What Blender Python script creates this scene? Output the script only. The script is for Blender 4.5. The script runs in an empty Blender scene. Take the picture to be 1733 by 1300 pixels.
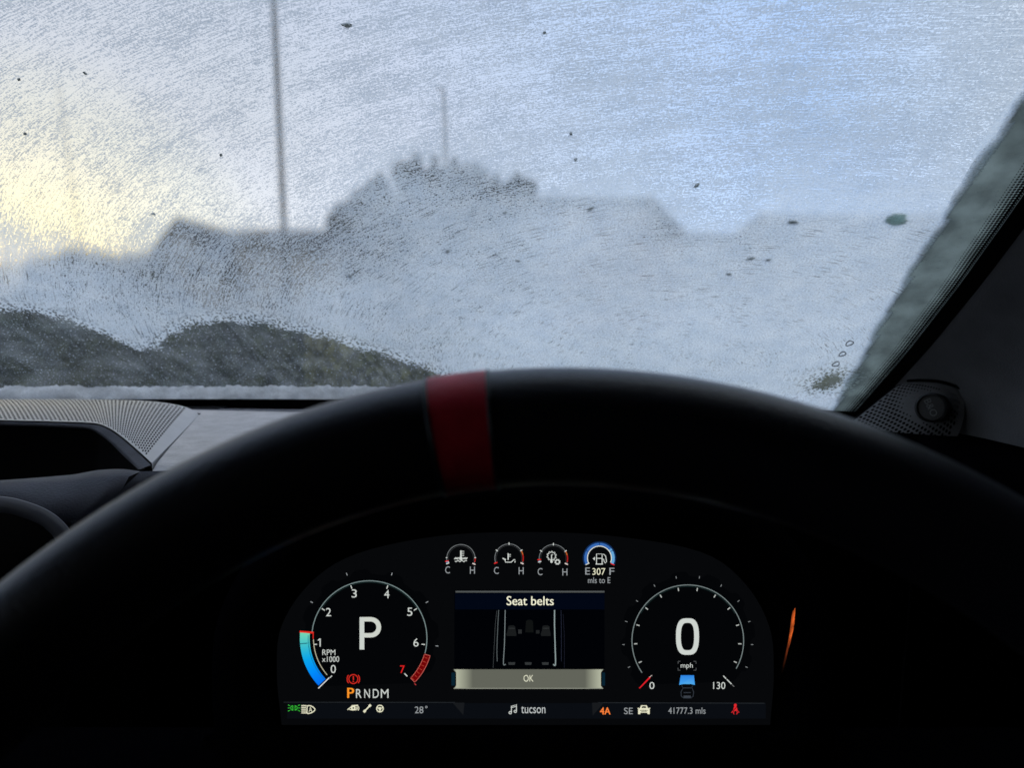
import bpy, math, random
import numpy as np
from mathutils import Vector
R = math.radians
random.seed(7); rng = np.random.default_rng(7)
S = bpy.context.scene; COL = S.collection

# ------------------------------------------------------------------ camera
FPX, CX, CY = 1285.0, 866.5, 650.0          # focal length and centre in photo pixels
H, PITCH = 1.55, 6.0                        # eye height above the road, camera looks 6 degrees down
FWD = np.array([0, math.cos(R(PITCH)), -math.sin(R(PITCH))])
UPV = np.array([0, math.sin(R(PITCH)), math.cos(R(PITCH))])
RGT = np.array([1.0, 0, 0]); EYE = np.array([0, 0, H])
cd = bpy.data.cameras.new('camera'); cam = bpy.data.objects.new('camera', cd); COL.objects.link(cam)
cam.location = EYE; cam.rotation_euler = (R(90 - PITCH), 0, 0)
cd.sensor_width = 36; cd.lens = 36 * FPX / 1733; cd.clip_start = 0.02; cd.clip_end = 6000
cd.dof.use_dof = True; cd.dof.focus_distance = 0.53; cd.dof.aperture_fstop = cd.lens / 2.5; cd.dof.aperture_blades = 0
S.camera = cam

# ------------------------------------------------------------------ sky, sun, exposure
EXP = 1.03
SUN_AZ, SUN_EL = -33.0, 2.0
w = bpy.data.worlds.new('World'); S.world = w; w.use_nodes = True
nt = w.node_tree; nt.nodes.clear()
def wn(t, **k):
    n = nt.nodes.new(t)
    for a, b in k.items(): setattr(n, a, b)
    return n
sky = wn('ShaderNodeTexSky', sky_type='NISHITA', sun_disc=False, sun_elevation=R(SUN_EL), sun_rotation=R(SUN_AZ), air_density=0.9, dust_density=0.4, ozone_density=2.0)
bg = wn('ShaderNodeBackground'); bg.inputs['Strength'].default_value = 0.15
bg2 = wn('ShaderNodeBackground'); bg2.inputs['Color'].default_value = (0.44, 0.55, 0.78, 1); bg2.inputs['Strength'].default_value = 1.0
tcw = wn('ShaderNodeTexCoord'); mp = wn('ShaderNodeMapping'); mp.inputs['Scale'].default_value = (1.2, 1.2, 3.6)
nz = wn('ShaderNodeTexNoise'); nz.inputs['Scale'].default_value = 1.7; nz.inputs['Detail'].default_value = 5; nz.inputs['Roughness'].default_value = 0.55
rp = wn('ShaderNodeValToRGB'); rp.color_ramp.elements[0].position = 0.40; rp.color_ramp.elements[1].position = 0.68
rp.color_ramp.elements[0].color = (0.80, 0.80, 0.80, 1); rp.color_ramp.elements[1].color = (0.95, 0.95, 0.95, 1)
crw = wn('ShaderNodeValToRGB')            # cloud colour: cream round the dawn, lilac grey, then bluer away from it
dt = wn('ShaderNodeVectorMath', operation='DOT_PRODUCT'); dt.inputs[1].default_value = (math.sin(R(SUN_AZ)), math.cos(R(SUN_AZ)), -.02)
cre = crw.color_ramp.elements; cre[0].position = 0.30; cre[0].color = (0.60, 0.62, 0.66, 1); cre[1].position = 0.995; cre[1].color = (0.56, 0.54, 0.38, 1)
for p_, c_ in ((.56, (0.33, 0.45, 0.72, 1)), (.74, (0.39, 0.47, 0.66, 1)), (.88, (0.43, 0.455, 0.56, 1)), (.955, (.44, .45, .51, 1)), (.983, (.53, .52, .46, 1))):
    e_ = cre.new(p_); e_.color = c_
nt.links.new(tcw.outputs['Generated'], dt.inputs[0]); nt.links.new(dt.outputs['Value'], crw.inputs[0]); nt.links.new(crw.outputs[0], bg2.inputs['Color'])
sz = wn('ShaderNodeSeparateXYZ'); hr = wn('ShaderNodeMapRange'); hr.inputs[1].default_value = .02; hr.inputs[2].default_value = .20; hr.inputs[3].default_value = 1.25; hr.inputs[4].default_value = .93   # thin cloud is paler towards the horizon
nt.links.new(tcw.outputs['Generated'], sz.inputs[0]); nt.links.new(sz.outputs['Z'], hr.inputs[0]); nt.links.new(hr.outputs[0], bg2.inputs['Strength'])
mx = wn('ShaderNodeMixShader'); wo = wn('ShaderNodeOutputWorld')
L = nt.links.new
L(tcw.outputs['Generated'], mp.inputs[0]); L(mp.outputs[0], nz.inputs['Vector']); L(nz.outputs['Fac'], rp.inputs[0])
L(sky.outputs[0], bg.inputs[0]); L(rp.outputs[0], mx.inputs[0]); L(bg.outputs[0], mx.inputs[1]); L(bg2.outputs[0], mx.inputs[2]); L(mx.outputs[0], wo.inputs[0])
sd = bpy.data.lights.new('sun', 'SUN'); sd.energy = 2.0; sd.angle = R(0.5); sd.color = (1.0, 0.86, 0.66)
sun = bpy.data.objects.new('sun', sd); COL.objects.link(sun)
sdir = Vector((math.sin(R(SUN_AZ)) * math.cos(R(SUN_EL)), math.cos(R(SUN_AZ)) * math.cos(R(SUN_EL)), math.sin(R(SUN_EL))))
sun.rotation_euler = sdir.to_track_quat('Z', 'Y').to_euler(); sun.location = sdir * 50
S.view_settings.view_transform = 'Standard'; S.view_settings.look = 'None'; S.view_settings.exposure = EXP; S.view_settings.gamma = 1; S.view_settings.use_curve_mapping = False
S.cycles.use_denoising = True
S.cycles.max_bounces = 10; S.cycles.transparent_max_bounces = 24; S.cycles.diffuse_bounces = 4; S.cycles.sample_clamp_indirect = 4

# ------------------------------------------------------------------ helpers
def Cm(x, y, z): return EYE + RGT * x + UPV * y + FWD * z
def V(px, py, d): return Cm((px - CX) / FPX * d, -(py - CY) / FPX * d, d)
def ray(px, py): return RGT * (px - CX) / FPX - UPV * (py - CY) / FPX + FWD
def atY(px, py, Y):
    r = ray(px, py); return EYE + r * (Y / r[1])
def s2l(c): return tuple(((v / 255) / 12.92 if v / 255 <= 0.04045 else ((v / 255 + 0.055) / 1.055) ** 2.4) for v in c)

def tag(o, label=None, cat=None, group=None, kind=None):
    if label: o['label'] = label
    if cat: o['category'] = cat
    if group: o['group'] = group
    if kind: o['kind'] = kind
    return o
def empty(name, loc, label=None, cat=None, group=None):
    o = bpy.data.objects.new(name, None); COL.objects.link(o); o.location = tuple(loc); o.empty_display_size = 0.05
    return tag(o, label, cat, group)
def wloc(o):
    p = np.zeros(3)
    while o is not None: p = p + np.array(o.location); o = o.parent
    return p

class MB:
    def __init__(s): s.v = []; s.f = []; s.m = []; s.c = []
    def add(s, verts, faces, mi=0, col=None):
        b = len(s.v); s.v.extend([tuple(p) for p in verts])
        for f in faces: s.f.append([i + b for i in f]); s.m.append(mi); s.c.append(col)
    def box(s, lo, hi, mi=0):
        x0, y0, z0 = lo; x1, y1, z1 = hi
        s.add([(x0,y0,z0),(x1,y0,z0),(x1,y1,z0),(x0,y1,z0),(x0,y0,z1),(x1,y0,z1),(x1,y1,z1),(x0,y1,z1)],
              [(0,3,2,1),(4,5,6,7),(0,1,5,4),(1,2,6,5),(2,3,7,6),(3,0,4,7)], mi)
    def grid(s, P, mi=0, closed=False, flip=False):        # P: rows of points
        n, m = len(P), len(P[0]); vs = [p for r in P for p in r]; fs = []
        for i in range(n - 1):
            for j in range(m if closed else m - 1):
                k = (j + 1) % m; q = (i*m+j, i*m+k, (i+1)*m+k, (i+1)*m+j)
                fs.append(q[::-1] if flip else q)
        s.add(vs, fs, mi)
    def tube(s, path, rad, n=10, mi=0, caps=True):
        path = [np.array(p, float) for p in path]; rows = []
        if not hasattr(rad, '__len__'): rad = [rad] * len(path)
        for i, p in enumerate(path):
            t = path[min(i+1, len(path)-1)] - path[max(i-1, 0)]; t = t / (np.linalg.norm(t) + 1e-12)
            a = np.cross(t, [0, 0, 1.0]) if abs(t[2]) < .95 else np.cross(t, [1.0, 0, 0]); a /= np.linalg.norm(a); b = np.cross(t, a)
            rows.append([p + rad[i] * (a * math.cos(2*math.pi*k/n) + b * math.sin(2*math.pi*k/n)) for k in range(n)])
        s.grid(rows, mi, closed=True)
        if caps: s.add(rows[0], [list(range(n))[::-1]], mi); s.add(rows[-1], [list(range(n))], mi)
    def build(s, name, mats, parent=None, smooth=True, col=False):
        off = wloc(parent) if parent is not None else np.zeros(3)
        me = bpy.data.meshes.new(name)
        v = (np.array(s.v, float) - off).tolist() if s.v else []
        me.from_pydata(v, [], s.f); 
        for m in (mats if isinstance(mats, (list, tuple)) else [mats]): me.materials.append(m)
        me.polygons.foreach_set('material_index', s.m); me.polygons.foreach_set('use_smooth', [smooth] * len(s.f))
        if col:
            ca = me.color_attributes.new('Col', 'FLOAT_COLOR', 'CORNER'); d = []
            for f, c in zip(s.f, s.c):
                c = c or (1, 1, 1)
                if isinstance(c[0], (tuple, list)): 
                    for q in c: d.extend([*q, 1])
                else:
                    for _ in f: d.extend([*c, 1])
            ca.data.foreach_set('color', d)
        me.update(); o = bpy.data.objects.new(name, me); COL.objects.link(o)
        if parent is not None: o.parent = parent
        return o
def autosmooth(o, ang=35):
    o.data.set_sharp_from_angle(angle=R(ang)); return o

def mat(name, col, rough=0.5, spec=0.5, noise=None, bump=0.0, bscale=300, metal=0.0, sheen=0.0):
    m = bpy.data.materials.new(name); m.use_nodes = True; t = m.node_tree; p = t.nodes['Principled BSDF']
    p.inputs['Roughness'].default_value = rough; p.inputs['Specular IOR Level'].default_value = spec; p.inputs['Metallic'].default_value = metal
    p.inputs['Base Color'].default_value = (*col, 1)
    if sheen: p.inputs['Sheen Weight'].default_value = sheen; p.inputs['Sheen Roughness'].default_value = 0.4
    tc = t.nodes.new('ShaderNodeTexCoord')
    if noise:
        sc, amt = noise; n = t.nodes.new('ShaderNodeTexNoise'); n.inputs['Scale'].default_value = sc; n.inputs['Detail'].default_value = 6
        t.links.new(tc.outputs['Object'], n.inputs['Vector'])
        r = t.nodes.new('ShaderNodeValToRGB'); r.color_ramp.elements[0].position = .3; r.color_ramp.elements[1].position = .7
        r.color_ramp.elements[0].color = (*[c * (1 - amt) for c in col], 1); r.color_ramp.elements[1].color = (*[min(1, c * (1 + amt)) for c in col], 1)
        t.links.new(n.outputs['Fac'], r.inputs[0]); t.links.new(r.outputs[0], p.inputs['Base Color'])
    if bump:
        n = t.nodes.new('ShaderNodeTexVoronoi'); n.inputs['Scale'].default_value = bscale
        t.links.new(tc.outputs['Object'], n.inputs['Vector'])
        b = t.nodes.new('ShaderNodeBump'); b.inputs['Strength'].default_value = bump; b.inputs['Distance'].default_value = 0.001
        t.links.new(n.outputs['Distance'], b.inputs['Height']); t.links.new(b.outputs[0], p.inputs['Normal'])
    return m

M = {}
M['dash'] = mat('grained_dash_plastic', (0.34, 0.325, 0.335), 0.4, 1.0, (60, .2), 0.75, 300)
M['dash_low'] = mat('dark_blue_pad', (0.026, 0.028, 0.042), 0.6, 0.3, (40, .2), 0.3, 600)
M['grille'] = mat('grey_speaker_plastic', (0.26, 0.26, 0.275), 0.3, 0.9, (50, .08))
M['black'] = mat('black_plastic', (0.002, 0.002, 0.003), 0.9, 0.0, (50, .2))
M['void'] = mat('dark_recess', (0.004, 0.004, 0.005), 0.9, 0.05)
M['leather'] = mat('black_wheel_leather', (0.010, 0.010, 0.016), 0.38, .6, (80, .2), 0.15, 900)
M['red'] = mat('red_leather', (0.75, 0.015, 0.04), 0.5, 0.5, (90, .2), 0.15, 900)
M['trim'] = mat('pillar_trim_plastic', (0.15, 0.15, 0.158), 0.55, 0.4, (30, .15), 0.4, 700)
M['rubber'] = mat('black_rubber', (0.006, 0.006, 0.007), 0.7, 0.2)
M['cloth'] = mat('dark_headlining', (0.012, 0.012, 0.014), 0.95, 0.05, (20, .2))
M['paint'] = mat('dark_blue_car_paint', (0.02, 0.025, 0.05), 0.25, 0.5, (5, .1))
M['snow'] = None

# ------------------------------------------------------------------ windscreen surface (raked 36 degrees, gently bowed about the car's centreline)
RAKE = R(36); ZB = H - 0.122; XC = -0.37
def gy0(x): return 0.965 - 0.20 * (x - XC) ** 2
def glass(u, v, off=0.0):                  # u across, v up the slope, off = outwards
    return np.array([u, gy0(u) - v * math.cos(RAKE) + off * math.sin(RAKE), ZB + v * math.sin(RAKE) + off * math.cos(RAKE)])
def G(px, py):                             # where a sight line meets the glass, as (u, v)
    r = ray(px, py); t = 0.8
    for _ in range(40):
        p = EYE + r * t; u = p[0]; tg = math.tan(RAKE)
        t = (gy0(u) * tg - (H - ZB)) / (r[1] * tg + r[2])
    p = EYE + r * t
    return p[0], (p[2] - ZB) / math.sin(RAKE)
def gp(px, py, off=0.0): return glass(*G(px, py), off)

# ================================================================== GROUND
def nodes(m):
    m.use_nodes = True; t = m.node_tree; t.nodes.clear(); return t
m = mat('frosty_grass', (0.055, 0.06, 0.03), 0.95, 0.1, (1.5, .5))
mb = MB(); n = 40; xs = np.linspace(-1, 1, n + 1); 
P = [[(math.copysign(abs(a) ** 2.5, a) * 3000, math.copysign(abs(b) ** 2.5, b) * 3000, 0.0) for a in xs] for b in xs]
mb.grid(P); tag(mb.build('ground', m), kind='structure')
m = mat('asphalt', (0.05, 0.05, 0.052), 0.9, 0.2, (3, .3)); mb = MB()
mb.grid([[(-40, 1 - 9, 0.004), (40, 1 - 9, 0.004)], [(-40, 6.5, 0.004), (40, 6.5, 0.004)]]); tag(mb.build('driveway', m, smooth=False), kind='structure')

# ================================================================== VEGETATION
def leafmat(name, a, b):
    m = mat(name, a, 0.8, 0.2); t = m.node_tree; p = t.nodes['Principled BSDF']
    oi = t.nodes.new('ShaderNodeTexNoise'); oi.inputs['Scale'].default_value = 1.1; tc = t.nodes.new('ShaderNodeTexCoord')
    r = t.nodes.new('ShaderNodeValToRGB'); r.color_ramp.elements[0].color = (*a, 1); r.color_ramp.elements[1].color = (*b, 1)
    r.color_ramp.elements[0].position = .35; r.color_ramp.elements[1].position = .65
    t.links.new(tc.outputs['Object'], oi.inputs['Vector']); t.links.new(oi.outputs[0], r.inputs[0]); t.links.new(r.outputs[0], p.inputs['Base Color']); return m
M['leaf'] = leafmat('tree_foliage', (0.03, 0.035, 0.02), (0.06, 0.06, 0.035))
M['hedge'] = leafmat('hedge_foliage', (0.02, 0.032, 0.016), (0.055, 0.065, 0.025))
M['olive'] = leafmat('sunlit_olive_foliage', (0.075, 0.085, 0.03), (0.15, 0.145, 0.055))  # lighter hedge green; the sunlight on it is put into the colour
M['bark'] = mat('bark', (0.06, 0.045, 0.035), 0.9, 0.1, (8, .4))
def leaves(mb, pts, size):
    for p in pts:
        a = rng.normal(size=3); a /= np.linalg.norm(a); b = np.cross(a, rng.normal(size=3)); b /= np.linalg.norm(b) + 1e-9
        s = size * rng.uniform(.6, 1.4); p = np.array(p)
        mb.add([p - a*s, p + b*s*.55, p + a*s, p - b*s*.55], [(0, 1, 2, 3)])
def tree(px, top, depth, wid, label, name='tree', seed=0, n=3000):
    base = V(px, 515, depth); base[2] = 0; ht = V(px, top, depth)[2]
    r = wid / FPX * depth / 2
    o = empty(name, base, label, 'tree', 'trees on the skyline')
    tr = MB(); tr.tube([base, base + [.1, 0, ht*.3], base + [.0, .1, ht*.6], base + [.1, 0, ht*.85]], [r*.12, r*.09, r*.05, r*.015], 8)
    cl = []
    for k in range(34):
        a = rng.uniform(0, 2*math.pi); q = rng.uniform(.1, 1.15) ** .6; zz = rng.uniform(.34, .98)
        rad = r * q * (1 - max(0, zz - .55) * 1.45)
        c = base + [math.cos(a)*rad, math.sin(a)*rad, zz*ht]; cl.append((c, r * rng.uniform(.14, .30)))
        tr.tube([base + [.05, .05, ht * (zz - .22)], c], [r*.03, r*.008], 5)
    for k in range(14):                     # twiggy sprigs that stand out of the top
        a = rng.uniform(0, 2*math.pi); q = rng.uniform(0, .7); zz = 1.02 - .34 * q + rng.uniform(-.05, .06)
        c = base + [math.cos(a)*r*q, math.sin(a)*r*q, zz*ht]; cl.append((c, r * .09)); tr.tube([c - [0, 0, .09*ht], c + [0, 0, .02*ht]], [r*.02, r*.006], 5)
    tr.build('trunk', M['bark'], o)
    cr = MB(); pts = []
    for c, rr in cl:
        for _ in range(n // 34):
            d = rng.normal(size=3); d /= np.linalg.norm(d); pts.append(c + d * rr * rng.uniform(.15, 1.25))
    leaves(cr, pts, .15); cr.build('crown', M['leaf'], o, smooth=False); return o
def hedge(pxa, pxb, topa, topb, da, db, label, mt, name='hedge', n=5000, thick=1.2, leaf=.06, wav=.12):
    A, B = V(pxa, 515, da), V(pxb, 515, db); A[2] = B[2] = 0; ha, hb = V(pxa, topa, da)[2], V(pxb, topb, db)[2]
    o = empty(name, (A + B) / 2, label, 'hedge', 'hedges beyond the bonnet')
    core = MB(); d = (B - A); ln = np.linalg.norm(d); d /= ln; nn = np.array([-d[1], d[0], 0]); rows = []
    k = 24
    def hh(s): return (ha + (hb - ha) * s) * (1 + wav * (math.sin(9*s + da) * .5 + math.sin(23*s + 1) * .3))
    for i in range(k + 1):
        s = i / k; c = A + (B - A) * s; h = hh(s) * .9; t = thick * .42
        rows.append([c - nn*t, c - nn*t*.9 + [0, 0, h*.8], c - nn*t*.4 + [0, 0, h], c + nn*t*.4 + [0, 0, h], c + nn*t*.9 + [0, 0, h*.8], c + nn*t])
    core.grid(rows); core.add(rows[0], [range(6)]); core.add(rows[-1], [range(6)]); 
    pts = []
    for _ in range(n):
        s = rng.uniform(); c = A + (B - A) * s; h = hh(s)
        if rng.uniform() < .6: pts.append(c - nn * thick * .5 * rng.uniform(.8, 1.05) + [0, 0, h * rng.uniform(0.02, 1)])
        else: pts.append(c + nn * thick * rng.uniform(-.5, .5) + [0, 0, h * rng.uniform(.88, 1.06)])
    lf = MB(); leaves(lf, pts, leaf)
    core.add(lf.v, lf.f); b = core.build('foliage', mt, o, smooth=False)
    return o
hedge(-200, 330, 545, 545, 12, 11, 'dark clipped hedge seen low through the clear glass left of the house gable', M['hedge'], n=6000)
hedge(320, 560, 550, 560, 10.5, 9.5, 'dark hedge in the clear patch below the house, beside the olive one', M['hedge'], n=4000)
hedge(552, 860, 582, 590, 8.8, 8.4, 'olive green hedge tinted as sunlit, low beside the red wheel stripe', M['olive'], n=4000)
hedge(596, 720, 392, 322, 43, 43, 'rising left half of the dark shrub bank under the trees, next to the house', M['leaf'], n=5000, leaf=.22, thick=5, wav=.08)
hedge(700, 905, 318, 334, 43.5, 43.5, 'level right half of the dark shrub bank, under the street lamp', M['leaf'], n=7000, leaf=.22, thick=5, wav=.06)
hedge(-260, 90, 452, 450, 42, 42, 'tall far hedge at the left skyline beneath the faint pole', M['leaf'], n=4000, leaf=.16, thick=2.5)
hedge(80, 262, 440, 442, 36, 36, 'tall far hedge stepping up to the house gable', M['leaf'], n=3000, leaf=.15, thick=2.5)
for a in [(566, 366, 48, 50, 'lowest bushy tree, just right of the house roof'), (590, 350, 47.5, 64, 'second tree up the slope from the house roof'), (616, 330, 47, 80, 'third tree up the slope from the house roof'), (648, 308, 46, 96, 'fourth tree up the slope, left of the tallest one'),
          (704, 280, 46, 120, 'tallest tree on the skyline with a pointed tuft on top'), (738, 284, 47, 70, 'tree tight on the left side of the street lamp'), (772, 284, 46, 76, 'tree tight on the right side of the street lamp'),
          (806, 292, 47, 70, 'thin topped tree, second to the right of the street lamp'), (840, 308, 47, 70, 'lower tree, third to the right of the street lamp'), (875, 322, 48, 76, 'last low tree touching the flat roofed building')]:
    tree(*a[:4], a[4])

# ================================================================== BUILDINGS
M['render'] = mat('pale_render', (0.32, 0.31, 0.30), 0.9, 0.1, (2, .15))
M['tiles'] = mat('grey_roof_tiles', (0.07, 0.075, 0.085), 0.8, 0.2, (6, .3))
M['brick'] = mat('brick', (0.24, 0.17, 0.14), 0.9, 0.1, (5, .2))
M['winglass'] = mat('dark_window', (0.02, 0.022, 0.025), 0.1, 0.5)
M['white'] = mat('white_frame', (0.7, 0.7, 0.7), 0.5, 0.4)
def wins(wall_o, spots, nrm=-1):
    for (x, y, z, ww, hh) in spots:
        f = MB(); f.box((x-ww/2-.06, y-.04, z-.06), (x+ww/2+.06, y+.03, z+hh+.06)); fo = f.build('window', M['white'], wall_o, smooth=False)
        g = MB(); g.box((x-ww/2, y-.05, z), (x-.03, y-.043, z+hh)); g.box((x+.03, y-.05, z), (x+ww/2, y-.043, z+hh)); g.build('pane', M['winglass'], fo, smooth=False)
# gabled house: wing with its gable towards us at the left, long roof running right
D = 38.0
def hx(px): return (px - CX) / FPX * D
def hz(py): return V(CX, py, D)[2]
x0, xa, x1, x2 = hx(232), hx(305), hx(378), hx(578); zr, ze, zl = hz(368), hz(452), hz(372)
yb = V(CX, 515, D)[1]
o = empty('house', (xa, yb, 0), 'gabled house with a long low roof, left of the trees', 'house')
mb = MB(); mb.box((x0+.35, yb+.25, 0), (x1-.35, yb+8, ze)); mb.add([(x0+.35, yb+.25, ze), (x1-.35, yb+.25, ze), (xa, yb+.25, zr-.35)], [(0, 1, 2)])
zw0, zw1 = hz(392), hz(420); q = [(x1-.35, yb+2.6), (x2-.3, yb+2.6), (x2-.3, yb+8), (x1-.35, yb+8)]
mb.add([(a, b, 0) for a, b in q] + [(q[0][0], q[0][1], zw0), (q[1][0], q[1][1], zw1), (q[2][0], q[2][1], zw1), (q[3][0], q[3][1], zw0)], [(0,1,5,4),(1,2,6,5),(2,3,7,6),(3,0,4,7)])
mb.add([(x2-.3, yb+2.6, hz(425)), (x2-.3, yb+8, hz(425)), (x2-.3, yb+5.3, zl-.3)], [(0, 1, 2)])
mb.build('wall', M['render'], o, smooth=False)
mb = MB(); t = .18
for sx, xe in ((-1, x0), (1, x1)):
    mb.add([(xa, yb, zr), (xe, yb, ze-.1), (xe, yb+8.4, ze-.1), (xa, yb+8.4, zr), (xa, yb, zr-t), (xe, yb, ze-.1-t), (xe, yb+8.4, ze-.1-t), (xa, yb+8.4, zr-t)],
           [(0,1,2,3),(7,6,5,4),(0,4,5,1),(1,5,6,2),(2,6,7,3)])
mb.add([(hx(352), yb+5.3, zl), (x2, yb+5.3, zl), (x2, yb+2.2, hz(422)), (hx(330), yb+2.2, hz(400)), (x2, yb+8.4, hz(422)), (hx(352), yb+8.4, hz(422)),
        (x2, yb+5.3, zl-t), (x2, yb+2.2, hz(422)-t), (x2, yb+8.4, hz(422)-t)], [(0,3,2,1),(0,1,4,5),(1,2,7,6),(1,6,8,4)])
mb.build('roof', M['tiles'], o, smooth=False)
wins(o, [(xa-.7, yb+.25, 2.6, 1.1, 1.1), (xa+.9, yb+.25, 2.6, 1.1, 1.1), (xa, yb+.25, .8, 1.6, 1.2), (hx(440), yb+2.6, .9, 1.4, 1.2), (hx(520), yb+2.6, .9, 1.4, 1.2)])
# flat-roofed building right of the trees
D = 44.0; yb = V(CX, 515, D)[1]
o = empty('flat_roofed_building', (hx(1010), yb, 0), 'low wide building right of the trees under the frost', 'building')
mb = MB(); mb.box((hx(890), yb, 0), (hx(1095), yb+9, hz(352))); mb.box((hx(1095)+.003, yb+.1, 0), (hx(1150), yb+8.9, hz(399))); mb.build('wall', M['brick'], o, smooth=False)
mb = MB(); mb.box((hx(884), yb-.3, hz(352)), (hx(1100)-.004, yb+9.3, hz(337)))
mb.add([(hx(1100), yb-.3, hz(338)), (hx(1160), yb-.3, hz(398)), (hx(1160), yb+9, hz(398)), (hx(1100), yb+9, hz(338)), (hx(1100), yb-.3, hz(398)), (hx(1100), yb+9, hz(398))], [(0,1,2,3),(0,4,1),(3,2,5)])
mb.build('roof', M['tiles'], o, smooth=False)
wins(o, [(hx(930+60*i), yb, 1.2, 1.2, 1.3) for i in range(4)])
# big house at right
D = 30.0; yb = V(CX, 515, D)[1]
o = empty('large_house', (hx(1450), yb, 0), 'large dim house at the right behind the opaque frost', 'house')
mb = MB(); mb.box((hx(1305), yb, 0), (hx(1700), yb+8, hz(405))); mb.build('wall', M['render'], o, smooth=False)
mb = MB(); zt, zE = hz(344), hz(408); xl, xr = hx(1290), hx(1715)
mb.add([(xl, yb-.4, zE), (xr, yb-.4, zE), (xr, yb+8.4, zE), (xl, yb+8.4, zE), (hx(1335), yb+4, zt), (hx(1690), yb+4, zt)], [(0,1,5,4),(1,2,5),(2,3,4,5),(3,0,4),(3,2,1,0)])
mb.build('roof', M['tiles'], o, smooth=False)
wins(o, [(hx(1370+90*i), yb, 2.4, 1.2, 1.2) for i in range(4)])
# far low building closing the gap under the bright sky
D = 60.0; yb = V(CX, 515, D)[1]
o = empty('distant_house', (hx(1210), yb, 0), 'far low house in the gap under the bright patch of sky', 'house')
mb = MB(); mb.box((hx(1100), yb, 0), (hx(1330), yb+8, hz(430))); mb.build('wall', M['render'], o, smooth=False)
mb = MB(); zt, zE = hz(388), hz(432); xl, xr = hx(1090), hx(1340)
mb.add([(xl, yb-.4, zE), (xr, yb-.4, zE), (xr, yb+8.4, zE), (xl, yb+8.4, zE), (hx(1110), yb+4, zt), (hx(1320), yb+4, zt)], [(0,1,5,4),(1,2,5),(2,3,4,5),(3,0,4),(3,2,1,0)])
mb.build('roof', M['tiles'], o, smooth=False)

# ================================================================== POLES
M['pole'] = mat('weathered_pole', (0.05, 0.048, 0.045), 0.85, 0.2, (10, .3)); M['steel'] = mat('galvanised_steel', (0.16, 0.17, 0.18), 0.5, 0.5, (6, .2), metal=.3)
def pole(name, top, foot, depth, wpx, label, cat, mt, lamp=0):
    T, F = V(*top, depth), V(*foot, depth); dr = (T - F) / (T[2] - F[2]); B = F - dr * F[2]; T2 = T
    o = empty(name, B, label, cat); rb = wpx / 2 / FPX * depth
    mb = MB(); mb.tube([B, B + dr * T2[2] * .5, T2], [rb * 1.15, rb, rb * .85], 12); mb.build('shaft', mt, o)
    if lamp:
        mb = MB(); e = T2 + np.array([-lamp, 0, .12]); mb.tube([T2 - [0, 0, .1], T2 + [-.1*lamp, 0, .06], e + [lamp*.45, 0, 0.0]], rb * .6, 8)
        mb.build('arm', mt, o)
        mb = MB(); rows = []
        for i in range(9):
            a = i / 8; c = T2 + [(-lamp*1.05 + lamp * .75 * a), 0, .1 - .05 * (2*a-1)**2]; q = math.sin(math.pi * (.08 + .84 * a)) 
            rows.append([c + np.array([0, math.cos(k*math.pi/5) * .16 * q, math.sin(k*math.pi/5) * .10 * q]) for k in range(10)])
        mb.grid(rows, closed=True); mb.add(rows[0], [range(10)]); mb.add(rows[-1], [range(10)]); mb.build('lantern', mt, o)
    else:
        mb = MB(); mb.tube([T2, T2 + dr * .05], [rb * .9, rb * .3], 12); mb.build('cap', mt, o)
    return o
pole('utility_pole', (457, -130), (480, 372), 24, 9.5, 'tall dark pole rising out of frame behind the house roof', 'pole', M['pole'])
pole('street_lamp', (751, 152), (755, 300), 52, 6.5, 'slim street lamp with a small head above the trees', 'street lamp', M['steel'], lamp=.55)
pole('distant_pole', (98, 140), (119, 290), 60, 2.4, 'faint far pole over the left hedge, paler than the tall one', 'pole', M['steel'])

# ================================================================== WINDSCREEN
def glassmat():
    m = bpy.data.materials.new('clear_glass'); t = nodes(m)
    tr = t.nodes.new('ShaderNodeBsdfTransparent'); tr.inputs[0].default_value = (.95, .97, .965, 1)
    gl = t.nodes.new('ShaderNodeBsdfGlossy'); gl.inputs['Roughness'].default_value = .03
    mx = t.nodes.new('ShaderNodeMixShader'); mx.inputs[0].default_value = .03; ou = t.nodes.new('ShaderNodeOutputMaterial')
    t.links.new(tr.outputs[0], mx.inputs[1]); t.links.new(gl.outputs[0], mx.inputs[2]); t.links.new(mx.outputs[0], ou.inputs[0]); return m
M['glass'] = glassmat()
UL, UR, VT = -1.02, 0.50, 0.78
def uright(v):                             # where the glass ends at the pillar
    pts = [(G(1452, 712)), (G(1560, 592)), (G(1650, 480)), (G(1733, 368)), (G(1860, 190))]
    return float(np.interp(v, [p[1] for p in pts], [p[0] for p in pts]))
ws = empty('windscreen', glass(XC, 0), 'raked frost covered windscreen filling the upper half of the view', 'windscreen')
us = np.linspace(UL, UR, 60); vs = np.linspace(-.05, VT, 30); mb = MB()
inner = [[glass(u, v, 0) for u in us] for v in vs]; outer = [[glass(u, v, .005) for u in us] for v in vs]
mb.grid(inner, flip=True); mb.grid(outer)
ring = lambda P: [P[0][j] for j in range(60)] + [P[i][59] for i in range(1, 30)] + [P[29][j] for j in range(58, -1, -1)] + [P[i][0] for i in range(28, 0, -1)]
mb.grid([ring(inner), ring(outer)], closed=True); mb.build('glass_pane', M['glass'], ws)
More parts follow.
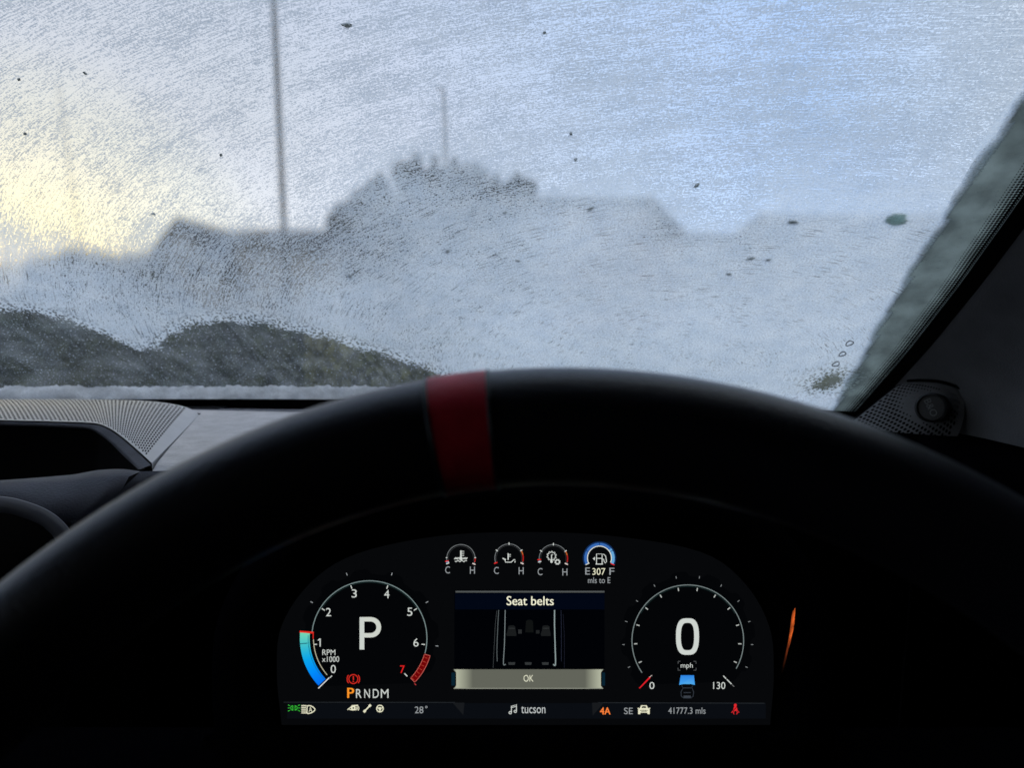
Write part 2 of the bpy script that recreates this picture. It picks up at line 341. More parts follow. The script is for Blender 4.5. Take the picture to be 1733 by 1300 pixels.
# halftone band and solid black edge inside the glass at the pillar, and along the bottom
def fritmat():
    m = bpy.data.materials.new('dotted_black_edge'); t = nodes(m); N = t.nodes.new; K = t.links.new
    uv = N('ShaderNodeUVMap'); sx = N('ShaderNodeSeparateXYZ'); K(uv.outputs[0], sx.inputs[0])
    vm = N('ShaderNodeVectorMath'); vm.operation = 'FRACTION'; K(uv.outputs[0], vm.inputs[0])
    vs_ = N('ShaderNodeVectorMath'); vs_.operation = 'SUBTRACT'; vs_.inputs[1].default_value = (.5, .5, 0); K(vm.outputs[0], vs_.inputs[0])
    ln = N('ShaderNodeVectorMath'); ln.operation = 'LENGTH'; K(vs_.outputs[0], ln.inputs[0])
    gt = N('ShaderNodeMath'); gt.operation = 'LESS_THAN'; K(ln.outputs['Value'], gt.inputs[0]); rd_ = N('ShaderNodeMapRange'); rd_.inputs[1].default_value = .012 / .0026; rd_.inputs[2].default_value = .0248 / .0026; rd_.inputs[3].default_value = .62; rd_.inputs[4].default_value = .22; K(sx.outputs[0], rd_.inputs[0]); K(rd_.outputs[0], gt.inputs[1])
    tr = N('ShaderNodeBsdfTransparent'); df = N('ShaderNodeBsdfDiffuse'); df.inputs[0].default_value = (.006, .006, .007, 1)
    mx = N('ShaderNodeMixShader'); K(gt.outputs[0], mx.inputs[0]); K(tr.outputs[0], mx.inputs[1]); K(df.outputs[0], mx.inputs[2])
    ou = N('ShaderNodeOutputMaterial'); K(mx.outputs[0], ou.inputs[0]); return m
def strip(name, mt, w0, w1, parent, off=-.0015, pitch=None, nv=60):
    mb = MB(); rows = []; vv = np.linspace(-.045, VT, nv)
    for v in vv: rows.append([glass(uright(v) - a, v, off) for a in np.linspace(w0, w1, 5)])
    mb.grid(rows); o = mb.build(name, mt, parent)
    if pitch:
        uvl = o.data.uv_layers.new(name='UVMap'); d = []
        for p in o.data.polygons:
            for li in p.loop_indices:
                vi = o.data.loops[li].vertex_index; i, j = divmod(vi, 5)
                d.extend([(w0 + (w1 - w0) * j / 4) / pitch, vv[i] / pitch])
        uvl.data.foreach_set('uv', d)
    return o
strip('dotted_edge', fritmat(), .012, .0248, ws, pitch=.0026)
strip('edge_seal', M['rubber'], -.02, .0118, ws)
mb = MB(); mb.grid([[glass(u, -.05, -.002) for u in us], [glass(u, .006, -.002) for u in us]]); mb.build('lower_edge_band', M['rubber'], ws)

# ---- frost on the outside of the glass
def frostmat():
    m = bpy.data.materials.new('scraped_frost'); t = nodes(m); N = t.nodes.new; K = t.links.new
    def math_(op, a, b=None, c=None):
        n = N('ShaderNodeMath'); n.operation = op
        for i, q in enumerate((a, b, c)):
            if q is None: continue
            if isinstance(q, (int, float)): n.inputs[i].default_value = q
            else: K(q, n.inputs[i])
        return n.outputs[0]
    def attr(nm):
        n = N('ShaderNodeAttribute'); n.attribute_name = nm; return n.outputs['Fac']
    def noise(vec, sc, det=2, rough=.5):
        n = N('ShaderNodeTexNoise'); n.inputs['Scale'].default_value = sc; n.inputs['Detail'].default_value = det; n.inputs['Roughness'].default_value = rough
        K(vec, n.inputs['Vector']); return n.outputs['Fac']
    def step(x, lo, hi):
        n = N('ShaderNodeMapRange'); n.interpolation_type = 'SMOOTHSTEP'; n.inputs[1].default_value = lo; n.inputs[2].default_value = hi; K(x, n.inputs[0]); return n.outputs[0]
    uv = N('ShaderNodeUVMap'); sep = N('ShaderNodeSeparateXYZ'); K(uv.outputs[0], sep.inputs[0])
    pu, pv = G(1120, 700); pv += .06
    wob = noise(uv.outputs[0], 9, 2)
    du = math_('SUBTRACT', sep.outputs[0], pu); dv = math_('SUBTRACT', sep.outputs[1], pv); dv = math_('ADD', dv, math_('MULTIPLY', math_('MULTIPLY', dv, math_('ABSOLUTE', dv)), .8))
    rr = math_('SQRT', math_('ADD', math_('MULTIPLY', du, du), math_('MULTIPLY', dv, dv)))
    rr = math_('ADD', rr, math_('MULTIPLY', wob, .012))
    th = math_('ARCTAN2', dv, du)
    def comb(a, b, c=0.0):
        n = N('ShaderNodeCombineXYZ'); K(a, n.inputs[0]); K(b, n.inputs[1]); n.inputs[2].default_value = c; return n.outputs[0]
    st1 = noise(comb(math_('MULTIPLY', rr, 780), math_('MULTIPLY', th, 85)), 1, 3, .6)
    st2 = noise(comb(math_('MULTIPLY', rr, 640), math_('MULTIPLY', th, 24), 7.0), 1, 2, .6)
    gr = noise(uv.outputs[0], 620, 2, .6)
    lowf = noise(uv.outputs[0], 12, 3, .6)
    den, melt = attr('coverage'), attr('melt')
    x = math_('ADD', math_('MULTIPLY', math_('SUBTRACT', st1, .5), 1.15), math_('MULTIPLY', math_('SUBTRACT', gr, .5), 1.15))
    x = math_('ADD', x, math_('MULTIPLY', math_('SUBTRACT', st2, .5), .75))
    x = math_('ADD', x, math_('ADD', math_('MULTIPLY', math_('SUBTRACT', lowf, .5), .45), math_('MULTIPLY', math_('SUBTRACT', noise(comb(math_('MULTIPLY', rr, 48), math_('MULTIPLY', th, 2.5), 9.0), 1, 3, .6), .5), .4)))
    x = math_('ADD', x, math_('SUBTRACT', den, .5))
    cov = step(x, -.12, .15)
    cov = math_('MULTIPLY', cov, math_('ADD', math_('MULTIPLY', den, .35), .68)); 
    sc1 = noise(comb(math_('MULTIPLY', rr, 740), math_('MULTIPLY', th, 13), 3.0), 1, 2, .5); msk = step(noise(uv.outputs[0], 26, 3, .6), .38, .62)
    scr = math_('MULTIPLY', step(sc1, .575, .66), math_('ADD', math_('MULTIPLY', msk, .5), .2))
    spk = math_('MULTIPLY', step(noise(uv.outputs[0], 640, 1, .5), .62, .72), .5)
    mott = math_('MULTIPLY', step(noise(uv.outputs[0], 640, 2, .65), .36, .66), .28)
    cov = math_('MULTIPLY', cov, math_('SUBTRACT', 1.0, math_('MAXIMUM', math_('MAXIMUM', scr, spk), mott)))
    # melted windows: droplets at the rim, thin haze and bright specks inside
    vo = N('ShaderNodeTexVoronoi'); vo.inputs['Scale'].default_value = 330; K(uv.outputs[0], vo.inputs['Vector'])
    ed = noise(uv.outputs[0], 300, 2, .6)
    ms = math_('ADD', math_('ADD', melt, math_('MULTIPLY', math_('SUBTRACT', ed, .5), .040)), math_('MULTIPLY', math_('SUBTRACT', noise(uv.outputs[0], 42, 4, .6), .5), .040))
    inside = step(ms, -.004, .004)
    rim = math_('MULTIPLY', step(melt, -.035, -.004), math_('SUBTRACT', 1.0, step(melt, .006, .016)))
    drops = step(vo.outputs['Distance'], .34, .52)
    specks = math_('MULTIPLY', step(noise(uv.outputs[0], 440, 1, .5), .62, .72), .62)
    drip = noise(comb(math_('MULTIPLY', math_('ADD', sep.outputs[0], math_('MULTIPLY', sep.outputs[1], .25)), 210), math_('MULTIPLY', sep.outputs[1], 9)), 1, 3, .6)
    haze = math_('ADD', math_('MULTIPLY', step(drip, .35, .75), .09), math_('MULTIPLY', step(noise(uv.outputs[0], 22, 4, .65), .38, .72), .13))
    ins = math_('MAXIMUM', math_('ADD', haze, .05), specks)
    cov2 = math_('ADD', math_('MULTIPLY', cov, math_('SUBTRACT', 1.0, rim)), math_('MULTIPLY', math_('ADD', math_('MULTIPLY', drops, .75), .1), rim))
    fin = math_('ADD', math_('MULTIPLY', cov2, math_('SUBTRACT', 1.0, inside)), math_('MULTIPLY', ins, inside))
    bp = N('ShaderNodeBump'); bp.inputs['Strength'].default_value = .5; bp.inputs['Distance'].default_value = .001; K(gr, bp.inputs['Height'])
    sp_ = N('ShaderNodeValToRGB'); sp_.color_ramp.elements[0].position = .32; sp_.color_ramp.elements[1].position = .62; sp_.color_ramp.elements[0].color = (.60, .70, .82, 1); sp_.color_ramp.elements[1].color = (.90, .95, 1.0, 1)
    K(math_('ADD', math_('MULTIPLY', noise(uv.outputs[0], 520, 2, .6), .6), math_('MULTIPLY', noise(uv.outputs[0], 45, 4, .6), .4)), sp_.inputs[0])
    tk = N('ShaderNodeVectorMath'); tk.operation = 'SCALE'; K(sp_.outputs[0], tk.inputs[0]); K(math_('MINIMUM', math_('ADD', math_('MULTIPLY', den, .90), .17), 1.0), tk.inputs['Scale'])
    tl = N('ShaderNodeBsdfTranslucent'); K(tk.outputs[0], tl.inputs[0]); K(bp.outputs[0], tl.inputs['Normal'])
    df = N('ShaderNodeBsdfDiffuse'); df.inputs[0].default_value = (.8, .83, .87, 1)
    fr = N('ShaderNodeMixShader'); fr.inputs[0].default_value = .06; K(tl.outputs[0], fr.inputs[1]); K(df.outputs[0], fr.inputs[2])
    rf = N('ShaderNodeBsdfRefraction'); rf.inputs['IOR'].default_value = 1.03; K(math_('ADD', math_('MULTIPLY', step(melt, -.004, .004), -.13), .26), rf.inputs['Roughness'])
    tr = rf
    mx = N('ShaderNodeMixShader'); K(fin, mx.inputs[0]); K(tr.outputs[0], mx.inputs[1]); K(fr.outputs[0], mx.inputs[2])
    ou = N('ShaderNodeOutputMaterial'); K(mx.outputs[0], ou.inputs[0]); return m
def frostinner():                         # the inner face of the thin ice layer, so that sight lines leave it parallel to how they came in
    m = bpy.data.materials.new('ice_inner_face'); t = nodes(m); N = t.nodes.new; K = t.links.new
    at = N('ShaderNodeAttribute'); at.attribute_name = 'melt'; mr = N('ShaderNodeMapRange'); mr.inputs[1].default_value = -.004; mr.inputs[2].default_value = .004; mr.inputs[3].default_value = .26; mr.inputs[4].default_value = .12
    K(at.outputs['Fac'], mr.inputs[0]); rf = N('ShaderNodeBsdfRefraction'); rf.inputs['IOR'].default_value = 1.03; K(mr.outputs[0], rf.inputs['Roughness'])
    ou = N('ShaderNodeOutputMaterial'); K(rf.outputs[0], ou.inputs[0]); return m
nu, nv = 400, 190
ug = np.linspace(UL, UR, nu); vg = np.linspace(-.05, VT, nv); U, Vv = np.meshgrid(ug, vg)
off = .008
X = U; Y = 0.965 - 0.20 * (U - XC) ** 2 - Vv * math.cos(RAKE) + off * math.sin(RAKE); Z = ZB + Vv * math.sin(RAKE) + off * math.cos(RAKE)
co = np.stack([X, Y, Z], -1).reshape(-1, 3)
idx = np.arange(nu * nv).reshape(nv, nu); fc = np.stack([idx[:-1, :-1], idx[:-1, 1:], idx[1:, 1:], idx[1:, :-1]], -1).reshape(-1, 4); n0 = len(fc)
co = np.concatenate([co, co - .0008 * np.array([0, math.sin(RAKE), math.cos(RAKE)])]); fc = np.concatenate([fc, fc[:, ::-1] + nu * nv])
me = bpy.data.meshes.new('frost'); me.from_pydata(co.tolist(), [], fc.tolist()); me.polygons.foreach_set('use_smooth', [True] * len(fc))
uvl = me.uv_layers.new(name='UVMap'); li = fc.reshape(-1); uvl.data.foreach_set('uv', np.stack([np.tile(U.reshape(-1), 2)[li], np.tile(Vv.reshape(-1), 2)[li]], -1).reshape(-1).tolist())
DEN = [(100,80,.46),(100,350,.36),(450,150,.44),(450,330,.40),(450,430,.57),(300,450,.60),(100,500,.80),(60,460,.74),(250,560,.74),(700,200,.54),(700,360,.78),(640,420,.68),(600,520,.78),
       (950,120,.54),(950,290,.56),(950,400,.92),(900,560,.90),(1200,120,.58),(1200,300,.52),(1210,370,.50),(1200,430,.92),(1040,380,.9),(1320,380,.92),(1200,550,.92),(1500,80,.62),(1500,280,.60),(1450,400,.98),(1450,560,.92),(1650,100,.72),(560,400,.52),(750,470,.84)]
dp = np.array([[*G(a, b), c] for a, b, c in DEN]); dens = np.zeros(U.shape); wt = np.zeros(U.shape)
for a, b, c in dp:
    q = 1 / ((U - a) ** 2 + (Vv - b) ** 2 + .0008) ** 1.5; dens += q * c; wt += q
dens /= wt
MELT = [(-420,600),(-250,560),(-120,535),(0,537),(60,541),(110,552),(180,580),(215,597),(240,606),(262,597),(290,577),(330,562),(370,555),(430,555),(500,570),(560,586),(620,604),(680,620),(735,640),(790,668),(850,720),(1000,760)]
mp_ = np.array([G(a, b) for a, b in MELT]); melt = np.interp(U, mp_[:, 0], mp_[:, 1]) - Vv
melt = np.where(U > mp_[-1, 0], -.2, melt)
c1, c2 = G(1408, 657), G(1392, 664)
for c, a, b in ((c1, .011, .013), (c2, .008, .006)):
    e = (1 - np.sqrt(((U - c[0]) / a) ** 2 + ((Vv - c[1]) / b) ** 2)) * .012; melt = np.maximum(melt, e)
# beyond the wiper's reach the frost lies under the packed snow
SNOW = [(1410,705),(1448,640),(1500,545),(1560,445),(1600,385),(1660,290),(1733,186),(1800,80),(1900,-80)]
sp = np.array([G(a, b) for a, b in SNOW]); ub = np.interp(Vv, sp[:, 1], sp[:, 0])
dens = np.where(U > ub + .004, .12, dens); dens = np.where(np.abs(U - ub) < .004, 1.1, dens)
for nm, arr in (('coverage', dens), ('melt', np.clip(melt, -.2, .2))):
    at = me.attributes.new(nm, 'FLOAT', 'POINT'); at.data.foreach_set('value', np.tile(arr.reshape(-1), 2).astype(np.float32))
me.materials.append(frostmat()); me.materials.append(frostinner()); me.polygons.foreach_set('material_index', [0] * n0 + [1] * n0); fo = bpy.data.objects.new('frost', me); COL.objects.link(fo)
tag(fo, 'thin scraped frost with wiper streaks over the windscreen glass', 'frost', kind='stuff')

# ---- snow
def snowmat(name, c, tl_):
    m = bpy.data.materials.new(name); t = nodes(m); N = t.nodes.new; K = t.links.new
    tc = N('ShaderNodeTexCoord'); n = N('ShaderNodeTexNoise'); n.inputs['Scale'].default_value = 260; n.inputs['Detail'].default_value = 4; K(tc.outputs['Object'], n.inputs[0])
    n2 = N('ShaderNodeTexNoise'); n2.inputs['Scale'].default_value = 38; n2.inputs['Detail'].default_value = 4; K(tc.outputs['Object'], n2.inputs[0])
    r = N('ShaderNodeValToRGB'); r.color_ramp.elements[0].color = (*[q * .62 for q in c], 1); r.color_ramp.elements[1].color = (*c, 1); r.color_ramp.elements[0].position = .35; r.color_ramp.elements[1].position = .65; K(n2.outputs[0], r.inputs[0])
    b = N('ShaderNodeBump'); b.inputs['Strength'].default_value = .6; b.inputs['Distance'].default_value = .003; K(n.outputs[0], b.inputs['Height'])
    d = N('ShaderNodeBsdfDiffuse'); K(b.outputs[0], d.inputs['Normal']); K(r.outputs[0], d.inputs[0])
    l = N('ShaderNodeBsdfTranslucent'); K(r.outputs[0], l.inputs[0])
    mx = N('ShaderNodeMixShader'); mx.inputs[0].default_value = tl_; K(d.outputs[0], mx.inputs[1]); K(l.outputs[0], mx.inputs[2]); ou = N('ShaderNodeOutputMaterial'); K(mx.outputs[0], ou.inputs[0]); return m
M['snow'] = snowmat('snow', (.86, .89, .95), .6); M['ice'] = snowmat('packed_ice', (.60, .655, .635), .8)
M['frosted'] = snowmat('frosted_side_glass', (.55, .58, .62), .5)
def wave(x, s): return sum(math.sin(x * f + s * g) * a for f, g, a in ((37, 1.3, .4), (83, 2.1, .3), (171, .7, .25), (329, 1.9, .2)))
# packed ice and snow beside the pillar
rows = []; vv = np.linspace(-.04, VT, 120)
for i, v in enumerate(vv):
    ul = float(np.interp(v, sp[:, 1], sp[:, 0])) + .0026 * wave(v * 1.7, 1); ur = UR
    row = []
    for j in range(14):
        a = j / 13; u = ul + (ur - ul) * a; row.append(glass(u, v, .011 + .004 * abs(wave(v + u * .5, 2 + j * .3)) * min(1, a * 8)))
    for j in range(13, -1, -1):
        a = j / 13; u = ul + (ur - ul) * a; row.append(glass(u, v, .012 + (.022 + .008 * wave(v * .7 + u * .4, j * .5)) * min(1, a * 3)))
    rows.append(row)
mb = MB(); mb.grid(rows, closed=True); mb.add(rows[0], [range(28)]); mb.add(rows[-1], [range(28)])
tag(mb.build('packed_snow', M['ice']), 'greenish packed snow left along the pillar side of the windscreen', 'snow', kind='stuff')
# ridge of snow on the scuttle
rows = []
for i in range(520):
    u = UL + (UR - .03 - UL) * i / 519
    hgt = .0052 + .0030 * wave(u, .3) + .0016 * wave(u * 3.1, .7) + .006 * math.exp(-((u - G(20, 660)[0]) / .07) ** 2)
    hgt += .012 * max(0, (u - .25) / .15) if u > .25 else 0
    row = []
    for k in range(14):
        a = 2 * math.pi * k / 14; row.append(glass(u, -.035 + hgt * (.85 * math.sin(a) + .15) + .0026 * wave(u * 2.6, k * .9) + .0012 * wave(u * 7.3, k * 1.7), .026 + .013 * math.cos(a) + .003 * wave(u * 3, k + 3)))
    rows.append(row)
mb = MB(); mb.grid(rows, closed=True); mb.add(rows[0], [range(14)]); mb.add(rows[-1], [range(14)])
tag(mb.build('snow_ridge', M['snow']), 'lumpy ridge of snow lying along the foot of the windscreen', 'snow', kind='stuff')

# ---- bits of leaf and ice frozen onto the glass
M['debris'] = snowmat('wet_leaf', (0.40, 0.44, 0.43), .85); M['icechip'] = snowmat('grey_ice', (0.6, 0.72, 0.68), .85)
BITS = [(585,57,24,11,-8,'curled dark leaf scrap at the top, right of the tall pole'),(1000,366,15,8,35,'slanted leaf scrap below the flat roofed building'),(855,372,11,6,60,'small upright leaf scrap left of the flat roofed building'),
 (1345,389,27,9,-6,'long flat grey leaf scrap under the bright sky gap'),(877,453,12,5,-12,'thin leaf scrap in the middle of the frost'),(590,478,10,6,70,'leaf scrap below the right end of the house roof'),
 (757,437,12,7,45,'grey leaf scrap below the street lamp'),(638,440,8,4,-40,'tiny leaf scrap between the house and the trees'),(1274,450,19,7,18,'left one of two leaf scraps side by side in the opaque frost'),(1303,452,14,6,12,'right one of two leaf scraps side by side in the opaque frost'),
 (1236,476,15,6,-8,'lowest leaf scrap in the opaque frost at the right'),(1182,328,13,9,40,'crumpled leaf scrap in front of the bright sky gap'),(922,70,8,6,30,'small dark speck high in the blue frost'),
 (967,240,7,9,0,'dark speck in the blue frost above the flat roofed building'),(975,284,8,7,20,'dark speck close above the flat roofed building roof'),(138,138,9,5,-30,'dark speck close to the top of the faint pole'),(25,148,8,6,20,'dark speck near the left edge level with the faint pole'),
 (36,240,9,5,15,'dark speck above the pale yellow sky at the left edge'),(370,276,7,6,30,'dark speck left of the tall pole'),(255,375,9,4,-5,'dark speck beside the house gable')]
def blob(px, py, wp, hp, rot, name, label, mt, cat, group, offs=.0095, th=.0007):
    u, v = G(px, py); d = np.linalg.norm(glass(u, v) - EYE); e = 1e-3
    # size on the glass: convert pixels to metres along u and v
    k = np.linalg.norm(glass(*G(px + 1, py)) - glass(u, v)); kv = np.linalg.norm(glass(*G(px, py + 1)) - glass(u, v))
    c = glass(u, v, offs); o = MB(); n = 14; top = []; bot = []; ca, sa = math.cos(R(rot)), math.sin(R(rot))
    for i in range(n):
        a = 2 * math.pi * i / n; q = (1 - .35 * abs(math.sin(a)) ** 2 * abs(math.cos(a))) * rng.uniform(.72, 1.12)
        x, y = math.cos(a) * wp / 2 * q, math.sin(a) * hp / 2 * q; x, y = x * ca - y * sa, x * sa + y * ca
        top.append(glass(u + x * k, v + y * kv, offs)); bot.append(glass(u + x * k * .8, v + y * kv * .8, offs - th))
    o.add(top + bot + [glass(u, v, offs - th * 1.4)], [tuple(range(n))] + [(i, (i+1) % n, n + (i+1) % n, n + i) for i in range(n)] + [(n + i, n + (i+1) % n, 2*n) for i in range(n)])
    ob = o.build(name, mt); tag(ob, label, cat, group); return ob
for b in BITS: blob(b[0], b[1], b[2] * .85, b[3] * .85, b[4], 'leaf_scrap', b[5], M['debris'], 'leaf scrap', 'leaf scraps frozen to the windscreen')
blob(1522, 385, 38, 26, -8, 'ice_chip', 'pale green ice chip near the packed snow', M['icechip'], 'ice chip', None)
M['water'] = mat('dark_water', (0.03, 0.035, 0.03), 0.1, 0.5)
for (px, py, r_, lb) in ((1440, 590, 5.5, 'uppermost of three melted rings in the frost by the packed snow'), (1428, 608, 5, 'middle one of three melted rings in the frost by the packed snow'), (1417, 625, 5.2, 'lowest of three melted rings in the frost by the packed snow')):
    u, v = G(px, py); k = np.linalg.norm(glass(*G(px + 1, py)) - glass(u, v)); kv = np.linalg.norm(glass(*G(px, py + 1)) - glass(u, v)); mb = MB(); rows = []
    for i in range(25):
        a = 2 * math.pi * i / 24; q = 1 + .12 * math.sin(3 * a + px); c = glass(u + math.cos(a) * r_ * k * q, v + math.sin(a) * r_ * kv * .75 * q, .0062); rows.append([c + np.array([math.cos(b) * math.cos(a), 0, math.sin(b)]) * .0006 for b in np.linspace(0, 2*math.pi, 7)[:-1]])
    mb.grid(rows, closed=True); tag(mb.build('water_ring', M['water']), lb, 'water drop', 'melted rings near the pillar')

# ================================================================== CAR CABIN
cabin = empty('car_cabin', (XC, -.3, H - 1.0), 'dark cabin of the car with its windscreen pillar, roof lining and doors', 'car')
def pts(lst): return [V(*p) for p in lst]
def lerp_rows(rows, n):
    out = []
    for i in range(len(rows) - 1):
        for k in range(n): out.append([np.array(a) * (1 - k / n) + np.array(b) * k / n for a, b in zip(rows[i], rows[i+1])])
    out.append([np.array(a) for a in rows[-1]]); return out
def spline(P, n):                           # Catmull-Rom through points
    P = [np.array(p, float) for p in P]; P = [2*P[0]-P[1]] + P + [2*P[-1]-P[-2]]; out = []
    for i in range(1, len(P) - 2):
        for k in range(n):
            t = k / n; out.append(.5 * (2*P[i] + (P[i+1]-P[i-1])*t + (2*P[i-1]-5*P[i]+4*P[i+1]-P[i+2])*t*t + (3*P[i]-P[i-1]-3*P[i+1]+P[i+2])*t**3))
    out.append(P[-2]); return out
# A-pillar trim: from the seal edge it rolls towards the door
vv = np.linspace(-.06, VT + .02, 40); rows = []
for v in vv:
    e = glass(uright(v) + .004, v, -.006); row = []
    for a, b, c in ((0, 0, .02), (0, 0, 0), (.006, -.004, -.006), (.022, -.02, -.014), (.04, -.045, -.02), (.055, -.085, -.026), (.065, -.14, -.03), (.07, -.22, -.04), (.075, -.32, -.05)):
        row.append(e + np.array([a, b, c]))
    rows.append(row)
mb = MB(); mb.grid(rows, flip=True); mb.build('pillar_trim', M['trim'], cabin)
x0, x1, y0, y1, z0, z1 = -1.24, .56, -1.7, 1.3, H - 1.05, H + .36
roofy = glass(0, VT)[1] + .02
mb = MB(); mb.box((x0, y0, H + .325), (x1, roofy, z1)); mb.build('roof_lining', M['cloth'], cabin, smooth=False)
mb = MB(); mb.box((x0, y0, z0), (x1, y0 + .05, z1)); mb.build('rear_panel', M['cloth'], cabin, smooth=False)
mb = MB(); mb.box((x0, y0, z0 - .05), (x1, y1, z0)); mb.build('floor_panel', M['cloth'], cabin, smooth=False)
for xx in (x0, x1 - .04):
    xi = min(max(xx, UL), UR); prof = [(y0, z0), (1.25, z0), (1.2, H - .30), (gy0(xi) + .02, H - .17)] + [(glass(xi, v)[1] + .03, glass(xi, v)[2] + .02) for v in np.linspace(.0, VT, 8)] + [(glass(xi, VT)[1] - .1, z1), (y0, z1)]
    lo_ = [(y0, z0), (1.25, z0), (1.2, H - .30), (gy0(xi) + .02, H - .17), (.62, H - .15), (-.55, H - .12), (y0, H - .12)]
    hi_ = [(glass(xi, v)[1] + .03, glass(xi, v)[2] + .02) for v in np.linspace(0, VT, 8)] + [(glass(xi, VT)[1] - .1, z1), (-.62, z1), (-.62, H + .26), (.2, H + .26), (.30, H + .20)] + [(glass(xi, v)[1] - .12, glass(xi, v)[2]) for v in (.48, .3, .16)] + [(.62, H - .15), (gy0(xi) + .02, H - .17)]
    bk_ = [(y0, H - .12), (-.55, H - .12), (-.62, H + .26), (-.62, z1), (y0, z1)]
    d_o = None
    for nm_, pf in (('door', lo_), ('window_frame', hi_), ('rear_pillar', bk_)):
        n = len(pf); mb = MB(); mb.add([(xx, a, b) for a, b in pf] + [(xx + .04, a, b) for a, b in pf], [tuple(range(n)), tuple(range(2*n - 1, n - 1, -1))] + [(i, (i+1) % n, n + (i+1) % n, n + i) for i in range(n)])
        q = mb.build(nm_, M['cloth'], cabin if d_o is None else d_o, smooth=False); d_o = d_o or q
    mb = MB(); mb.box((xx + .015, -.7, H - .2), (xx + .02, .70, H + .3)); mb.build('side_window', M['frosted'] if xx > 0 else M['glass'], d_o, smooth=False)
mb = MB(); mb.box((x0, y1 - .05, z0), (x1, y1, H - .30)); mb.build('bulkhead', M['void'], cabin, smooth=False)
rows = []
for i in range(9):
    a = i / 8; rows.append([(x, 1.02 + 1.25 * a - .08 * ((x - XC) / .8) ** 2, H - .185 - .10 * a ** 2 - .03 * ((x - XC) / .8) ** 2) for x in np.linspace(x0, x1, 15)])
mb = MB(); mb.grid(rows); mb.grid([[(p[0], p[1], p[2] - .02) for p in r] for r in rows], flip=True); mb.build('bonnet', M['paint'], cabin)

# ================================================================== DASHBOARD
dash = empty('dashboard', (XC, .75, H - .4), 'grained dark dashboard with padded lower section left of the wheel', 'dashboard')
# top: from the scuttle to a rolled front edge
P0_, P1_ = atY(257, 784, .607), atY(338, 702, .886)
def xe(y):                                  # left edge of the driver's side: along the speaker, then behind it
    if y > P1_[1]: return P1_[0] - (y - P1_[1]) * 6
    return P0_[0] + (P1_[0] - P0_[0]) * (max(y, .60) - P0_[1]) / (P1_[1] - P0_[1])
def dcol(x, full=True):
    yb_ = gy0(x) - .012; yf = .60
    c = [(yb_ + .05, -.150), (yb_, -.1285), (.8865, -.1278), (.8855, -.1278), (.78, -.1285), (.68, -.1295), (yf + .02, -.1310), (yf, -.134), (yf - .018, -.142), (yf - .028, -.158), (yf - .03, -.20), (yf - .02, -.40), (yf + .2, -.75)]
    return c
def dpanel(s0, s1, n):
    return [[(xe(y) + q, y, H + z) for y, z in dcol(xe(.75) + q)] for q in np.linspace(s0, s1, n)]
P_ = dpanel(.172, .60, 30); mb = MB(); mb.grid([r[:10] for r in P_]); mb.build('darkened_top_pad', M['dash_low'], dash)  # part of the top pad coloured dark to cut light bounced onto the rim
mb = MB(); mb.grid([r[9:] for r in P_]); mb.build('shaded_front_panel', M['black'], dash)  # front face coloured black to hold the shade below the wheel
P_ = dpanel(.0015, .170, 16); mb = MB(); mb.grid([r[:10] for r in P_]); mb.build('top_pad', M['dash'], dash)
mb = MB(); mb.grid([r[9:] for r in P_]); mb.build('shaded_front_panel', M['black'], dash)  # same blackened front, shade put into the colour
mb = MB(); mb.grid(dpanel(.602, .86, 16)); mb.build('shaded_end_panel', M['black'], dash)  # far end of the same dash top, blackened in place of shade
rows = [[(x, gy0(x) + .05, H - .15), (x, gy0(x) - .012, H - .1285), (x, .885, H - .128), (x, .88, H - .20), (x, .60, H - .24)] for x in np.linspace(-1.2, -.36, 20)]
mb = MB(); mb.grid(rows); mb.build('speaker_well', M['void'], dash)
# lower padded section on the left, lying in front of the speaker
top = spline([V(-160, 822, .60), V(0, 813, .59), V(70, 808, .585), V(125, 803, .58), V(165, 796, .575), V(205, 794, .57), V(238, 798, .565)], 6)
mid = spline([V(-160, 835, .56), V(0, 830, .55), V(60, 836, .545), V(110, 838, .54), V(150, 836, .54), V(180, 832, .54), V(208, 826, .545)], 6)
low = spline([V(-160, 850, .55), V(0, 850, .54), V(50, 862, .53), V(85, 874, .525), V(110, 882, .525), V(125, 888, .525), V(135, 898, .53)], 6)
bot = [p + np.array([0, .03, -.05]) for p in low]
back = [p + np.array([0, .03, -.012]) for p in top]
mb = MB(); mb.grid([back, top, [a*.5+b*.5+np.array([0, -.004, .003]) for a, b in zip(top, mid)], mid, low, bot], flip=True)
side = [back[-1], top[-1], mid[-1], low[-1], bot[-1]]; mb.grid([side, [p + np.array([.03, .05, -.01]) for p in side]])
mb.build('lower_pad', M['dash_low'], dash)
# binnacle round the instrument display
def disp_axes():
    c = V(895, 1080, .452); r = RGT * math.cos(R(4.5)) + FWD * math.sin(R(4.5)); u = UPV * .948 + FWD * .318; u = u - r * u.dot(r); u /= np.linalg.norm(u); n = np.cross(r, u); return c, r, u, n
DC, DR, DU, DN = disp_axes()               # DN points at the driver
def D2(px, py, lift=0.0):                  # a point of the display's plane (the whole display is drawn in this plane)
    r_ = ray(px, py); c = DC + DN * lift; t = (c - EYE).dot(DN) / r_.dot(DN); return EYE + r_ * t

